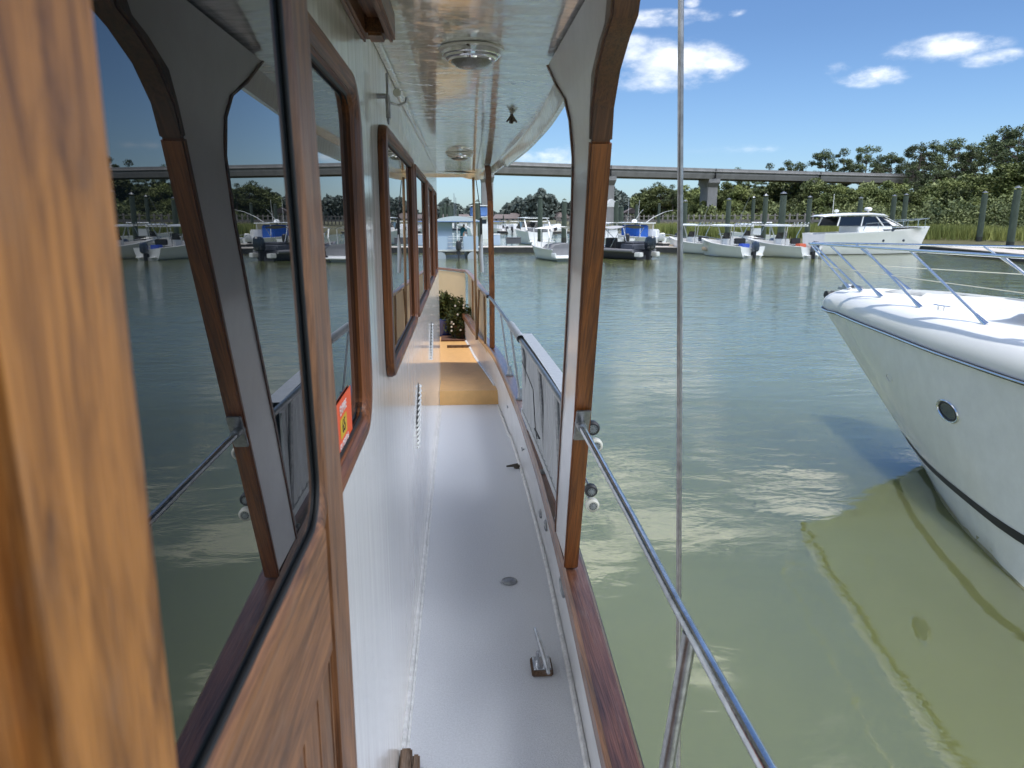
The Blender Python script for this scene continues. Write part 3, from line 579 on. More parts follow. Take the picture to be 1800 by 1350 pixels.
for y in (4.1, 5.1):
    x = cap_in(y)+.03; s = MB(); s.tube([(x, y, 1.30), (x-.012, y, 1.30)], .004, 8); s.tube([(x-.013, y-.022, 1.30), (x-.013, y+.022, 1.303)], .004, 8); s.build('small_cleat', STEELD, boat, smooth=True)
s = MB(); s.tube([(dk_out(4.35)-.03, 4.35, DZ+.02), (dk_out(4.35)-.1, 4.33, DZ+.02)], [.012,.005], 10); s.lathe([(.02,DZ+.001),(.018,DZ+.02),(.0001,DZ+.022)], (dk_out(4.35)-.035,4.35,0), 14); s.build('deck_chock', BRONZE, boat, smooth=True)
s = MB(); s.box(-.16, .12, 8.1, 8.12, DZ+.122, DZ+.15); s.build('deck_batten', W_OLD, boat)

# ---- folded gangway hung outside the rail
gw = thing('gangway', 'folded ribbed aluminium gangway with four wheels, lashed outside the side rail', 'gangway', (.40, 2.2, 1.6))
gx = lambda y: tr(y)+.018
s = MB()
ys = frange(2.44, 3.86, 60); 
ro = [[], []]
for i, y in enumerate(ys):
    dx = .014 if (i % 3) == 1 else 0
    ro[0].append((gx(y)+dx, y, 1.595)); ro[1].append((gx(y)+dx, y, 1.985))
s.grid(ro); s.build('ribbed_panel', ALU, gw, world=True)
for z0, z1, nm in ((1.975, 2.012, 'top_channel'), (1.575, 1.605, 'bottom_channel')):
    s = MB(); s.grid([[(gx(y)+a, y, z) for y in (2.42, 2.8, 3.3, 3.88)] for a, z in ((-.004, z0), (.052, z0), (.052, z1), (-.004, z1), (-.004, z0))]); s.build(nm, ALU, gw, world=True)
s = MB(); s.grid([[(gx(y)+.052, y, z) for y in (2.42, 3, 3.88)] for z in (1.6, 1.985)]); s.build('outer_panel', ALU, gw, world=True)
s = MB(); s.tube([(gx(3.7)-.02, 3.7, 1.90), (gx(3.3)-.01, 3.3, 1.84), (gx(3.05)-.03, 3.04, 1.72), (gx(3.0)-.03, 2.98, 1.70)], .0022, 6); s.tube([(gx(3.03)-.035, 3.03, 1.73), (gx(2.9)-.03, 2.9, 1.725)], .004, 6); s.build('lashing_cord', BLACK, gw, world=True)
for (x, z, mt, rr) in ((.398, 1.737, URETH, .021), (.392, 1.785, BLACK, .020), (.403, 1.930, URETH, .022), (.392, 1.985, BLACK, .022)):
    s = MB(); s.lathe([(rr*.75,-.014),(rr,-.008),(rr,.008),(rr*.75,.014)], (x, 2.14, z), 24, 'y'); wh = s.build('wheel', mt, gw, smooth=True, world=True)
    s = MB(); s.lathe([(rr*.6,-.0155),(rr*.55,-.0145),(rr*.2,-.0145),(rr*.15,-.018),(.0001,-.018)], (x, 2.14, z), 24, 'y')
    for k in range(10):
        a = 2*pi*k/10; s.lathe([(.0016,-.0165),(.0001,-.017)], (x+rr*.48*cos(a), 2.14, z+rr*.48*sin(a)), 6, 'y', 1)
    s.build('hub', [STEELD, DARK], wh, smooth=True)
    s = MB(); s.tube([(x, 2.13, z), (x, 2.28, z), (.375, 2.46, z)], .004, 8); s.build('axle', STEELD, wh)
# (hub and axle meshes are already in world coordinates of the wheel)

# ---- potted plants on the foredeck
def bush_mesh(n, rx, ry, rz, size, seed, clumps=26, elong=1.0):
    rng = np.random.default_rng(seed); cs = []
    for _ in range(clumps):
        u = rng.normal(size=3); u /= np.linalg.norm(u); cs.append(u*rng.uniform(.35, .95)*np.array([rx, ry, rz]))
    V = []; F = []
    for i in range(n):
        c = cs[rng.integers(clumps)]; p = c+rng.normal(size=3)*np.array([rx, ry, rz])*.19
        a = rng.normal(size=3); a /= np.linalg.norm(a); b_ = np.cross(a, rng.normal(size=3)); b_ /= np.linalg.norm(b_)
        sz = size*rng.uniform(.6, 1.4); o_ = len(V)
        V += [p-a*sz*elong-b_*sz*.4, p+a*sz*elong*.2-b_*sz*.6, p+a*sz*elong, p+b_*sz*.6]; F.append((o_, o_+1, o_+2, o_+3))
    return V, F
pl = thing('potted_plant', 'bushy green potted plant with small white flowers beside the front bulwark', 'potted plant', (.0, 8.75, DZ+.12))
s = MB(); s.lathe([(.075,0),(.10,.16),(.105,.17),(.09,.165)], (0,0,0), 20); s.build('pot', TERRA, pl, smooth=True)
V, F_ = bush_mesh(2600, .16, .15, .22, .014, 3, 40, 1.6); s = MB(); s.add([(v[0], v[1], v[2]+.23) for v in V], F_); s.build('foliage', POTL, pl)
for k in range(16):
    c = Vector((random.uniform(-.13,.15), random.uniform(-.17,-.05), random.uniform(.1,.42))); s = MB()
    s.lathe([(.0001,0),(.010,-.004),(.012,0),(.004,.003),(.0001,.002)], c, 7, 'y'); s.build('flower', FLOWER, pl)
pl2 = thing('potted_plant', 'tall leafy plant in a blue glazed pot against the cabin corner', 'potted plant', (-.20, 9.0, DZ+.12))
s = MB(); s.lathe([(.08,0),(.12,.12),(.115,.22),(.10,.215)], (0,0,0), 20); s.build('pot', BLUEPOT, pl2, smooth=True)
V, F_ = bush_mesh(2600, .17, .14, .22, .016, 9, 36, 1.8); s = MB(); s.add([(v[0], v[1], v[2]+.33) for v in V], F_); s.build('foliage', POTL, pl2)
s = MB(); s.box(-.24, .10, 8.55, 9.3, DZ+.124, DZ+.136); tag(s.build('door_mat', MATM), 'dark brown mat under the potted plants on the foredeck', 'mat')
# fishing rod / boat hook hanging by the far corner pole
s = MB(); s.tube([(.20, 7.05, 2.47), (.195, 7.05, 2.28), (.205, 7.05, 2.12)], [.012,.02,.016], 10); tag(s.build('hanging_fender', GREYTUBE, smooth=True), 'small grey tubular fender hanging from a line by the thin corner pole', 'fender')
hf = bpy.data.objects['hanging_fender']; s = MB(); s.tube([(.155, 7.05, 2.97), (.19, 7.05, 2.7), (.20, 7.05, 2.46)], .004, 6); s.box(.185,.21,7.04,7.06,2.40,2.62); s.build('line', BLACK, hf, world=True)


# ================================================================== WHITE SPORT CRUISER ALONGSIDE
HD = radians(7.7); cr_root = thing('sport_cruiser', 'large white sport cruiser moored alongside, its flared bow and steel bow rail towards us', 'boat', (4.77, 9.3, 0), HD)
# local frame: -Y aft, -X port
bw_t = [(0,0),(.3,.20),(.66,.45),(1.1,.72),(1.65,.99),(2.7,1.42),(4,1.62),(6,1.7),(10,1.7)]
bs_t = [(0,0),(.12,.10),(.35,.20),(.86,.40),(1.5,.63),(2.16,.84),(3.19,1.18),(4.4,1.5),(6,1.74),(8,1.84),(12,1.84)]
bw = smooth_tab(bw_t)
bs0 = smooth_tab(bs_t)
def bs(d): return bs0(d) if d > .5 else .62*math.sqrt(max(0, d))*.72
ZS = 1.5
def hullpt(d, z):
    k = z/ZS; kk = max(0, min(1, k))
    a = 1.94*(1-k); kf = kk**.8
    b_ = (0 if d <= 0 else (bw(d) if d > .15 else bw(.15)*d/.15))*(1-kf)+bs(d)*kf
    if z < 0: b_ *= 1+z*.5
    return a+d, b_
def P(aft, port, z): return (-port, -aft, z)
ds = [0,.02,.06,.12,.2,.3,.45,.66,.9]+frange(1.1, 11, 40)
for side, nm in ((1, 'hull'),):
    s = MB()
    for sg in (1, -1):
        s.grid([[P(hullpt(d, z)[0], sg*hullpt(d, z)[1], z) for d in ds] for z in (-.5,-.2,0,.15,.3,.45,.6,.8,1.0,1.2,1.35,1.5)])
hull = s.build('hull', HULLW, cr_root, smooth=True)
def stripe(nm, z0f, z1f, mat, off=.004):
    s = MB()
    for sg in (1, -1):
        ro = []
        for k in (0, .5, 1):
            r_ = []
            for d in ds[3:]:
                z = z0f(d)*(1-k)+z1f(d)*k; a, b_ = hullpt(d, z); r_.append(P(a-off*.4, sg*(b_+off), z))
            ro.append(r_)
        s.grid(ro)
    return s.build(nm, mat, cr_root, smooth=True)
stripe('waterline_stain', lambda d: .0, lambda d: .055+.02*math.sin(d*7)+.012*math.sin(d*19), simple('waterline_scum', (.30,.29,.18), .7, noise=.3, nscale=12), off=.003)
stripe('boot_stripe', lambda d: .270+.014*min(d, 4), lambda d: .318+.021*min(d, 4), BLACK)
# rub rail
s = MB(); s.tube([P(d-.01, bs(d)+.012, 1.5) for d in ds[::-1]]+[P(d-.01, -bs(d)-.012, 1.5) for d in ds[1:]], .016, 8); s.build('rub_rail', BLACK, cr_root, smooth=True)
s = MB(); s.tube([P(d-.025, bs(d)+.026, 1.505) for d in ds[::-1]]+[P(d-.025, -bs(d)-.026, 1.505) for d in ds[1:]], .008, 8); s.build('rub_rail_trim', CHROME, cr_root, smooth=True)
# bulwark and crowned foredeck
s = MB()
def ring(inset, z, zc=0.): 
    r_ = []
    for d in ds[::-1]: r_.append(P(d+inset*1.1*(1 if d < .8 else max(.3, 1-(d-.8)*.4)), max(0, bs(d)-inset*(1 if d > .4 else d/.4)), z(d) if callable(z) else z))
    return r_+[(-p[0], p[1], p[2]) for p in r_[::-1]]
up = lambda h: (lambda d: 1.5+h*(1 if d > .5 else .55+.9*d))
R_ = [ring(0, 1.502), ring(-.02, up(.07)), ring(-.014, up(.15)), ring(.010, up(.22)), ring(.05, up(.27)), ring(.11, up(.30)), ring(.20, up(.31))]
s.grid(R_); s.grid([R_[-1], ring(.235, up(.30)), ring(.26, up(.285)), ring(.42, up(.29)), ring(.52, up(.30)), ring(.60, up(.335)), ring(.8, up(.36)), ring(1.2, up(.38)), ring(1.9, up(.39))])
s.build('foredeck', simple('cruiser_deck_gelcoat', (.80,.80,.78), .3, noise=.03, nscale=1.5), cr_root, smooth=True)
# centre hatch fillers: crown surface amidships
s = MB(); s.grid([[P(a, k, 1.885+.02*(1-abs(k)/1.0)) for k in frange(-.9, .9, 6)] for a in frange(3.4, 10.5, 8)]); s.build('trunk_deck', WHITEG, cr_root, smooth=True)
# bow rail
def railpt(d, sg=1): return Vector(P(d-.42 if d < 1 else d-.42+.15*min(1, d-1), sg*((bs(d)+.02)*.98 if d > .3 else bs(d)+.01), 2.30+.012*min(d, 8)))
pts = [railpt(d) for d in (ds[4:])[::-1]]+[Vector(P(-.425,0,2.30))]+[railpt(d, -1) for d in ds[4:]]
s = MB(); s.tube(pts, .0135, 10); brail = s.build('bow_rail', CHROME, cr_root, smooth=True)
for sg in (1, -1):
    for i, (dt, db) in enumerate(((.22,.62),(.42,1.0),(1.0,1.62),(1.85,2.55),(2.95,3.65),(4.3,5.0)) if sg > 0 else ((.42,1.0),(1.85,2.55),(4.3,5.0))):
        top = railpt(dt, sg); base = Vector(P(db+.05, sg*(bs(db)-.13 if db > .8 else bs(db)-.10), 1.795))
        s = MB(); s.tube([top, base], .0115, 10); s.tube([base+(top-base)*.13, base], [.014,.024], 10); s.build('stanchion', CHROME, brail, smooth=True)
    s = MB(); s.tube([railpt(.5, sg)+Vector((0,-.2,-.26)), railpt(2.2, sg)+Vector((sg*.07,-.42,-.27)), railpt(5.4, sg)+Vector((sg*.07,-.42,-.27))], .004, 6); s.build('lifeline', simple('cream_rope', (.6,.58,.48), .8), brail, smooth=True)
s = MB(); s.tube([P(.9,.75,1.775), P(.9,.60,1.775)], .01, 8); 
# anchor roller, cleats
s = MB(); s.lathe([(.05,-.05),(.05,-.035),(.035,0),(.05,.035),(.05,.05)], P(.02, .02, 1.66), 18, 'x'); s.build('bow_roller', BLACK, cr_root, smooth=True)
s = MB(); s.box(-.05,.05,-.40,-.22,1.75,1.78); s.lathe([(.04,-.045),(.04,.045)], P(.34,0,1.79), 14, 'x'); s.tube([P(.3,-.03,1.80), P(.46,-.06,1.80), P(.6,-.02,1.79)], .018, 8); s.build('anchor_windlass', STEELD, cr_root, smooth=True)
for sg in (1, -1):
    for d in (2.75, 6.2):
        c = Vector(P(d+.12, sg*(bs(d)-.17), 1.803)); s = MB()
        for k in (-.035, .035): s.tube([c+Vector((0,k,0)), c+Vector((0,k,.045))], .009, 8)
        s.tube([c+Vector((0,-.095,.05)), c+Vector((0,-.05,.047)), c+Vector((0,.05,.047)), c+Vector((0,.095,.05))], .008, 8); s.build('deck_cleat', CHROME, cr_root, smooth=True)
# oval porthole and small ring mark on the port bow
def surf(px, py):
    best = None; d0 = ray(px, py); o0 = Vector((0,0,CZ)); M = Matrix.Rotation(HD, 4, 'Z'); 
    for i in range(60):
        d = .3+i*.08
        for z in frange(.2, 1.45, 50):
            a, b_ = hullpt(d, z); p = M @ Vector(P(a, b_, z))+Vector((4.77, 9.3, 0)); q = (p-o0).cross(d0).length/d0.length
            if best is None or q < best[0]: best = (q, d, z)
    return best[1], best[2]
def oval(nm, d, z, hl, hh, prof, mat, par, nn=36):
    a, b_ = hullpt(d, z); p = Vector(P(a, b_, z)); a2, b2 = hullpt(d+.05, z); t1 = (Vector(P(a2, b2, z))-p).normalized()
    a3, b3 = hullpt(d-.03*1.94/1.5, z+.03)[0], 0
    q3 = hullpt(d+1.94*.03/1.5, z+.03); t2 = (Vector(P(q3[0], q3[1], z+.03))-p); t2 = (t2-t1*t2.dot(t1)).normalized(); n_ = t1.cross(t2); 
    if n_.x > 0: n_ = -n_
    s = MB(); ro = []
    for (k, h) in prof:
        ro.append([tuple(p+t1*cos(2*pi*i/nn)*hl*k+t2*sin(2*pi*i/nn)*hh*k+n_*h) for i in range(nn+1)])
    s.grid(ro); return s.build(nm, mat, par, smooth=True)
pd, pz = surf(1668, 726)
ph = oval('porthole', pd, pz, .175, .082, [(1.12,-.01),(1.12,.008),(1.06,.014),(.98,.012),(.94,.002),(.9,-.002)], CHROME, cr_root)
oval('porthole_glass', pd, pz, .175, .082, [(.96,.004),(.6,.003),(.0001,.003)], GLASS, ph)
oval('porthole_rim', pd, pz, .175, .082, [(.93,.004),(.88,.009),(.80,.009),(.76,.005)], BLACK, ph)
pd, pz = surf(1562, 663); oval('hull_ring', pd, pz, .085, .04, [(1.03,-.004),(1.03,.003),(.97,.004),(.95,.0)], WHITED, cr_root)
pd, pz = surf(1498, 603); oval('bow_eye', pd, pz, .05, .02, [(1.0,-.006),(.8,.012),(.0001,.014)], BLACK, cr_root)
# superstructure further aft (beyond the frame)
s = MB(); s.grid([[P(a, sg*1.15*k, z) for sg, k in ((1,1),(1,.9),(1,0),(-1,.9),(-1,1))] for a, z in ((8.0,1.93),(9.2,2.75),(10.2,2.9),(11.4,2.6))]); s.build('windscreen', GLASSF, cr_root, smooth=True)

# ================================================================== FLOATING DOCKS AND PILES
def dock(label, pts, width, z=.46, boxes=True):
    "pts: centre-front edge points in plan; deck slab with dark fascia and floats"
    r_ = thing('floating_dock', label, 'dock', (pts[0][0], pts[0][1], 0), group='floating docks of the marina')
    P2 = [Vector((x, y)) for x, y in pts]; off = []
    for i, p in enumerate(P2):
        d = (P2[min(i+1, len(P2)-1)]-P2[max(i-1, 0)]).normalized(); off.append(Vector((-d.y, d.x)) if True else None)
    back = [p+n*width for p, n in zip(P2, off)]
    s = MB(); s.grid([[(p.x, p.y, z-.06) for p in P2], [(p.x, p.y, z) for p in P2], [(p.x, p.y, z) for p in back], [(p.x, p.y, z-.06) for p in back], [(p.x, p.y, z-.06) for p in P2]]); s.build('dock_deck', DOCKT, r_, world=True)
    s = MB(); k = .06; s.grid([[(p.x+n.x*k, p.y+n.y*k, zz) for p, n in zip(P2, off)] for zz in (-.2, z-.061)]); s.grid([[(p.x-n.x*k, p.y-n.y*k, zz) for p, n in zip(back, off)] for zz in (-.2, z-.061)])
    for e in (0, -1): s.add([(P2[e].x, P2[e].y, -.2), (P2[e].x, P2[e].y, z-.061), (back[e].x, back[e].y, z-.061), (back[e].x, back[e].y, -.2)], [(0,1,2,3)])
    s.build('float', DOCKS, r_, world=True); return r_
main = [G(760,446), G(870,444), G(1000,444), G(1150,444), G(1230,445), G(1350,447), G(1440,449)]
dock('long grey floating dock running across the view behind the moored boats', [(p.x, p.y) for p in main], 2.6)
rt = [G(1612,441), G(1700,450), G(1800,461), G(1950,484)]
dock('pale floating dock at the right, in front of the marsh and beside the big cruiser', [(p.x, p.y) for p in rt], 3.2, z=.5)
d3 = [G(790,404), G(880,410), G(960,411), G(1010,410)]; dock('distant floating dock lined with small white boats', [(p.x, p.y) for p in d3], 2.5)
d4 = [G(1165,437), G(1245,436)]; dock('short dock finger beside the boat with the blue cover', [(p.x, p.y) for p in d4], 1.6, z=.5)
pile_no = [0]
PN = ['mooring pile standing far left behind the houseboat','taller mooring pile next to the far left one','thick mooring pile, third from the left behind the houseboat','thin mooring pile, fourth from the left behind the houseboat','fifth small pile behind the houseboat',
 'green pile seen between the corner pole and the far roof post','dark pile in front of the cruiser with the arch','green pile just left of the near teak post','very thin pile left of the grey dock box','very thin pile right of the grey dock box',
 'pile just right of the near teak post','shorter pile second to the right of the near post','faint pile behind the boat with the blue cover','faint pile further right behind the blue cover','tall pile just right of the thin upright pole',
 'pile behind the stern of the leftmost T-top boat','slim pile between the two left T-top boats','pile behind the second T-top boat','thickest green pile rising from the dock between T-top boats','pile left of the white cruiser yacht',
 'pile behind the cabin roof of the cruiser yacht','left pile of the pair behind the cruiser yacht','right pile of the pair behind the cruiser yacht','left of the two large piles on the right dock','rightmost large pile on the right dock']
PL = [(776,364,400),(783,357,400),(791,362,400),(798,366,396),(804,369,396),(840,352,440),(949,345,434),(991,350,430),(885,378,404),(918,377,404),(1082,352,420),(1091,362,412),(1118,360,405),(1157,358,408),(1201,352,430),(1277,349,425),(1320,346,424),(1340,342,436),(1370,338,441),(1417,345,428),(1506,347,424),(1564,343,424),(1584,341,426),(1720,337,428),(1774,328,440)]
for i, (px, pt, pb) in enumerate(PL):
    b0 = G(px, pb); h = AtY(px, pt, b0.y).z
    wpx = {2:9, 8:2.2, 9:2.2, 18:11.5, 24:12.5, 23:10, 16:6, 13:5, 12:6}.get(i, 8.5 if px > 820 else 5.5); rr = max(.08, wpx*b0.y/1300/2)
    r_ = thing('mooring_pile', PN[i], 'pile', (b0.x, b0.y, 0), group='wooden mooring piles')
    s = MB(); s.lathe([(rr*1.04, 0), (rr, h*.5), (rr*.96, h-.25)], (0,0,0), 14); s.build('shaft', PILEM, r_, smooth=True)
    s = MB(); s.lathe([(rr*1.08, -1.5), (rr*1.08, .0), (rr*1.07, .75)], (0,0,0), 14); s.build('wet_base', PILEB, r_, smooth=True)
    s = MB(); s.lathe([(rr*1.0, h-.12), (rr*1.02, h-.10), (.0001, h+.10)], (0,0,0), 14); s.build('cap', STEELD if px > 1190 else PILEM, r_, smooth=True)
# dock box and small white dock parts
b0 = G(904,438); t_ = thing('dock_box', 'dark grey storage box on the long floating dock', 'box', (b0.x, b0.y+1.1, .46))
s = MB(); s.box(-.68,.68,-.35,.35,0,.50); s.build('body', simple('dock_box_grey', (.10,.10,.11), .5), t_, bevel=.03); s = MB(); s.box(-.72,.72,-.38,.38,.505,.60); s.build('lid', simple('dock_box_lid', (.15,.15,.16), .5), t_, bevel=.03)
b0 = G(872,442); t_ = thing('dock_locker', 'pale blue-white locker standing on the dock right of the far roof post', 'locker', (b0.x, b0.y+1.2, .46))
s = MB(); s.box(-.4,.4,-.3,.3,0,.9); s.build('body', PALEB, t_, bevel=.03); s = MB(); s.box(-.43,.43,-.33,.33,.905,1.0); s.build('lid', WHITEG, t_, bevel=.03)
for px in (885, 915):
    b0 = G(px, 443); s = MB(); s.box(-.3,.3,-.03,.03,-.07,.07); o = s.build('dock_bumper', WHITEG, bevel=.02); o.location = (b0.x, b0.y-.04, .28)
    tag(o, 'white bumper on the dock edge under the %s end of the grey dock box' % ('left' if px < 900 else 'right'), 'bumper', 'white bumpers on the dock edge')

# ================================================================== SMALL BOATS
def small_hull(root, Ln, B, zb, zs, mat, inner=WHITED, floor=.35, blunt=2.2, gun=.16):
    "bow at +Y, stern at y=0"
    def half(u): return B/2*(.93+.07*min(1, u/.3))*(1-max(0, (u-.42)/.58)**blunt)
    def sheer(u): return zs+(zb-zs)*u**1.7
    us = frange(0, 1, 22); s = MB()
    for sg in (1, -1):
        R_ = []
        for (kb, kz) in ((0, -.25), (.72, .02), (.80, .16), (.93, .55), (1.0, .90), (1.03, .955), (1.03, 1)):
            r_ = []
            for u in us:
                rake = u**6*.75*Ln*.12*kz; hb = half(u)*(kb if u < .6 else kb*(1-(1-kz)*.35*(u-.6)/.4) if kz > 0 else 0)
                r_.append((sg*hb, u*Ln*.93+rake, (sheer(u)*kz if kz > 0 else -.25*(1-u**4))))
            R_.append(r_)
        s.grid(R_)
        tr_ = [r[0] for r in R_]; s.add([(0, 0, tr_[0][2])]+tr_+[(0, 0, tr_[-1][2]-.12)], [tuple(range(len(tr_)+2))])
    h = s.build('hull', mat, root, smooth=True)
    s = MB()
    for sg in (1, -1):
        top = [(sg*half(u)*1.03, u*Ln*.93+u**6*.09*Ln, sheer(u)) for u in us]; ins = [(sg*max(0, half(u)*1.03-gun), u*Ln*.93+u**6*.09*Ln-(gun if u > .9 else 0), sheer(u)+.01) for u in us]
        fl = [(sg*max(0, half(u)*1.03-gun-.06), min(u*Ln*.93, Ln*.86), floor) for u in us]
        s.grid([top, ins, fl, [(0, f[1], floor) for f in fl]])
    s.build('deck_liner', inner, root, smooth=True); return h
def outboard(root, x, y, z, sc=1., mat=MOTOR):
    s = MB(); ro = []
    for (zz, w_, l0, l1) in ((.35,.14,-.22,.20),(.45,.21,-.34,.30),(.75,.22,-.38,.32),(.98,.18,-.36,.24),(1.06,.08,-.28,.10)):
        ro.append([(x+w_*sc*cos(a)*(1 if abs(cos(a)) < .8 else .95), y+((l0+l1)/2+(l1-l0)/2*sin(a))*sc-.25*sc, z+zz*sc) for a in [2*pi*k/14 for k in range(15)]])
    s.grid(ro); s.add(ro[-1][:14], [tuple(range(14))]); s.add(ro[0][:14], [tuple(range(14))]); m_ = s.build('outboard_motor', mat, root, smooth=True)
    s = MB(); s.box(x-.07*sc, x+.07*sc, y-.33*sc, y-.08*sc, z-.45*sc, z+.36*sc); s.box(x-.13*sc, x+.13*sc, y-.12*sc, y+.02*sc, z+.1*sc, z+.32*sc); s.box(x-.03*sc, x+.03*sc, y-.55*sc, y-.05*sc, z-.5*sc, z-.46*sc); s.build('motor_leg', MOTG, m_, bevel=.02)
def center_console(name_label, Ln=6.0, B=2.2, cooler=None, rods=0, group=None):
    r_ = thing('center_console_boat', name_label, 'boat', group=group)
    small_hull(r_, Ln, B, 1.25, .82, WHITEG)
    s = MB(); s.box(-.42,.42,2.3,3.1,.35,1.28); s.box(-.36,.36,3.1,3.6,.35,.85); c_ = s.build('console', WHITEG, r_, bevel=.06)
    s = MB(); s.add([(-.4,3.0,1.28),(.4,3.0,1.28),(.33,2.85,1.72),(-.33,2.85,1.72)], [(0,1,2,3)]); s.build('windshield', simple('smoke_acrylic', (.02,.02,.02), .15), c_)
    s = MB(); s.box(-.5,.5,1.45,1.95,.35,.85); s.box(-.5,.5,1.40,1.52,.95,1.35); s.build('leaning_post', BLACK, r_, bevel=.05)
    s = MB(); s.box(-.55,.55,4.2,5.3,.36,.62); s.build('bow_cushion', CUSH, r_, bevel=.06)
    s = MB(); s.grid([[(x, y, 2.22+.07*(1-(x/.95)**2)+.02*(y-1.5)) for x in frange(-.95,.95,6)] for y in frange(1.25,3.5,4)]); s.grid([[(x, y, 2.16) for x in frange(-.95,.95,6)] for y in frange(1.25,3.5,4)])
    for x in (-.95,.95): s.grid([[(x, y, z) for y in frange(1.25,3.5,4)] for z in (2.16, 2.24)])
    for y in (1.25,3.5): s.grid([[(x, y, z) for x in frange(-.95,.95,6)] for z in (2.16, 2.30)])
    tt = s.build('t_top', WHITEG, r_)
    for sx in (-1, 1):
        s = MB(); s.tube([(sx*.45,3.0,.5),(sx*.5,2.95,1.4),(sx*.72,3.1,2.17)], .04, 8); s.build('t_top_leg', WHITED, r_, smooth=True)
        s = MB(); s.tube([(sx*.5,1.9,.5),(sx*.55,1.85,1.5),(sx*.7,1.6,2.17)], .03, 8); s.build('t_top_leg', STEEL, r_, smooth=True)
    s = MB()
    for k in range(5): s.tube([(-.7+.35*k, 1.3, 2.15), (-.7+.35*k, 1.02, 2.42)], .03, 6)
    s.tube([(-.8,1.18,2.28),(.8,1.18,2.28)], .018, 6); s.build('rod_holder_rack', STEEL, tt, smooth=True)
    if cooler is not None: s = MB(); s.box(-.35,.35,.75,1.15,.5,.98); s.build('cooler', cooler, r_, bevel=.04)
    for k in range(rods): s = MB(); s.tube([(-.6+1.1*k, 1.1, 2.3), (-.75+1.0*k, -.4, 4.4+.3*k)], [.02,.008], 5); s.build('fishing_rod', STEELD, r_, smooth=True)
    s = MB(); s.box(-.75,-.3,-.28,-.02,.16,.24); s.box(.3,.75,-.28,-.02,.16,.24); s.build('swim_step', WHITEG, r_, bevel=.03)
    s = MB(); s.tube([(-1.2,4.0,1.02),(-.95,5.3,1.22),(-.4,6.5,1.38),(0,6.85,1.42),(.4,6.5,1.38),(.95,5.3,1.22),(1.2,4.0,1.02)], .018, 6); s.build('bow_rail', STEEL, r_, smooth=True)
    outboard(r_, 0, 0, .12, 1.0); return r_
def put(o, px, py, rz, dy=0.): p = G(px, py); o.location = (p.x, p.y+dy, 0); o.rotation_euler = (0, 0, rz); return o
COOL = lambda n, c: simple(n, c, .5)
GT = 'center console fishing boats with white T-tops'
put(center_console('leftmost white T-top boat with a teal box in its cockpit', cooler=COOL('teal_box', (.05,.25,.40)), rods=1, group=GT), 1256, 447, radians(20))
put(center_console('white T-top boat with a blue box at its stern, second from the left', cooler=COOL('blue_box', (.04,.09,.42)), rods=1, group=GT), 1322, 454, radians(17))
put(center_console('white T-top boat partly hidden behind the second one and the thick pile', Ln=6.4, group=GT), 1352, 443, radians(17), 0)
put(center_console('white T-top boat with a red box, nearest the cruiser yacht', cooler=COOL('red_box', (.55,.12,.06)), rods=0, group=GT), 1425, 454, radians(24))

# cruiser yacht, side on, bow to the right
cy = thing('cruiser_yacht', 'white cabin cruiser yacht with long dark windows and a radar on its roof', 'boat')
small_hull(cy, 10.2, 3.2, 2.12, 1.62, WHITEG, WHITEG, floor=1.2, blunt=2.4, gun=.35)
s = MB(); s.grid([[(x, y, z) for x in (-1.15,-1.05,1.05,1.15)] for y, z in ((4.0,1.9),(9.3,2.12))]); 
s.grid([[(sx*b_, y, z) for sx, b_ in ((-1,b0),(1,b0))] for y, z, b0 in ((5.0,2.25,1.1),(8.8,2.2,.45))]); s.build('foredeck', WHITEG, cy)
s = MB()
def cab(y, z, k): return [(-1.25*k, y, 1.5), (-1.22*k, y, z*.45+.9), (-1.05*k, y, z), (1.05*k, y, z), (1.22*k, y, z*.45+.9), (1.25*k, y, 1.5)]
s.box(-1.22,1.22,3.0,6.0,1.3,2.16); s.build('cabin', WHITEG, cy, bevel=.06)
s = MB(); s.grid([[(-1.2,1.1,2.17),(-1.2,6.0,2.17),(-.9,7.05,2.17)],[(-1.08,1.45,2.86),(-1.06,5.0,2.86),(-.9,5.35,2.86)]]); s.grid([[(1.2,1.1,2.17),(1.2,6.0,2.17),(.9,7.05,2.17)],[(1.08,1.45,2.86),(1.06,5.0,2.86),(.9,5.35,2.86)]]); s.grid([[(-.9,7.05,2.17),(.9,7.05,2.17)],[(-.9,5.35,2.86),(.9,5.35,2.86)]])
s.build('window_band', glassmat('cruiser_glass', (.01,.013,.018), 1.7), cy)
s = MB()
for sx in (-1, 1):
    for y0, y1 in ((1.15,1.4),(3.2,3.4),(5.15,4.55)): s.tube([(sx*1.23, y0, 2.17), (sx*1.11, y1, 2.86)], .05, 6)
    s.tube([(sx*.93,7.08,2.17),(sx*.93,5.35,2.88)], .035, 6)
s.build('window_pillars', WHITEG, cy, smooth=True)
s = MB(); R_ = []
for (y, z, hw, th) in ((.15,2.86,.95,.03),(.6,2.98,1.15,.10),(2.4,3.10,1.22,.15),(4.2,3.13,1.2,.15),(5.4,3.05,1.05,.12),(5.85,2.9,.85,.04)):
    R_.append([(-hw,y,z-th),(-hw*1.02,y,z-th*.4),(-hw*.8,y,z+.02),(0,y,z+.05),(hw*.8,y,z+.02),(hw*1.02,y,z-th*.4),(hw,y,z-th),(0,y,z-th),(-hw,y,z-th)])
s.grid(R_); rf = s.build('hardtop', WHITEG, cy, smooth=True)
s = MB(); s.box(-.5,.5,3.2,4.4,3.165,3.19); s.build('sunroof', NAVY, rf)
s = MB(); s.lathe([(.10,3.1),(.08,3.3),(.28,3.34),(.29,3.5),(.2,3.58),(.0001,3.6)], (0,4.6,0), 16); s.build('radar', WHITED, rf, smooth=True)
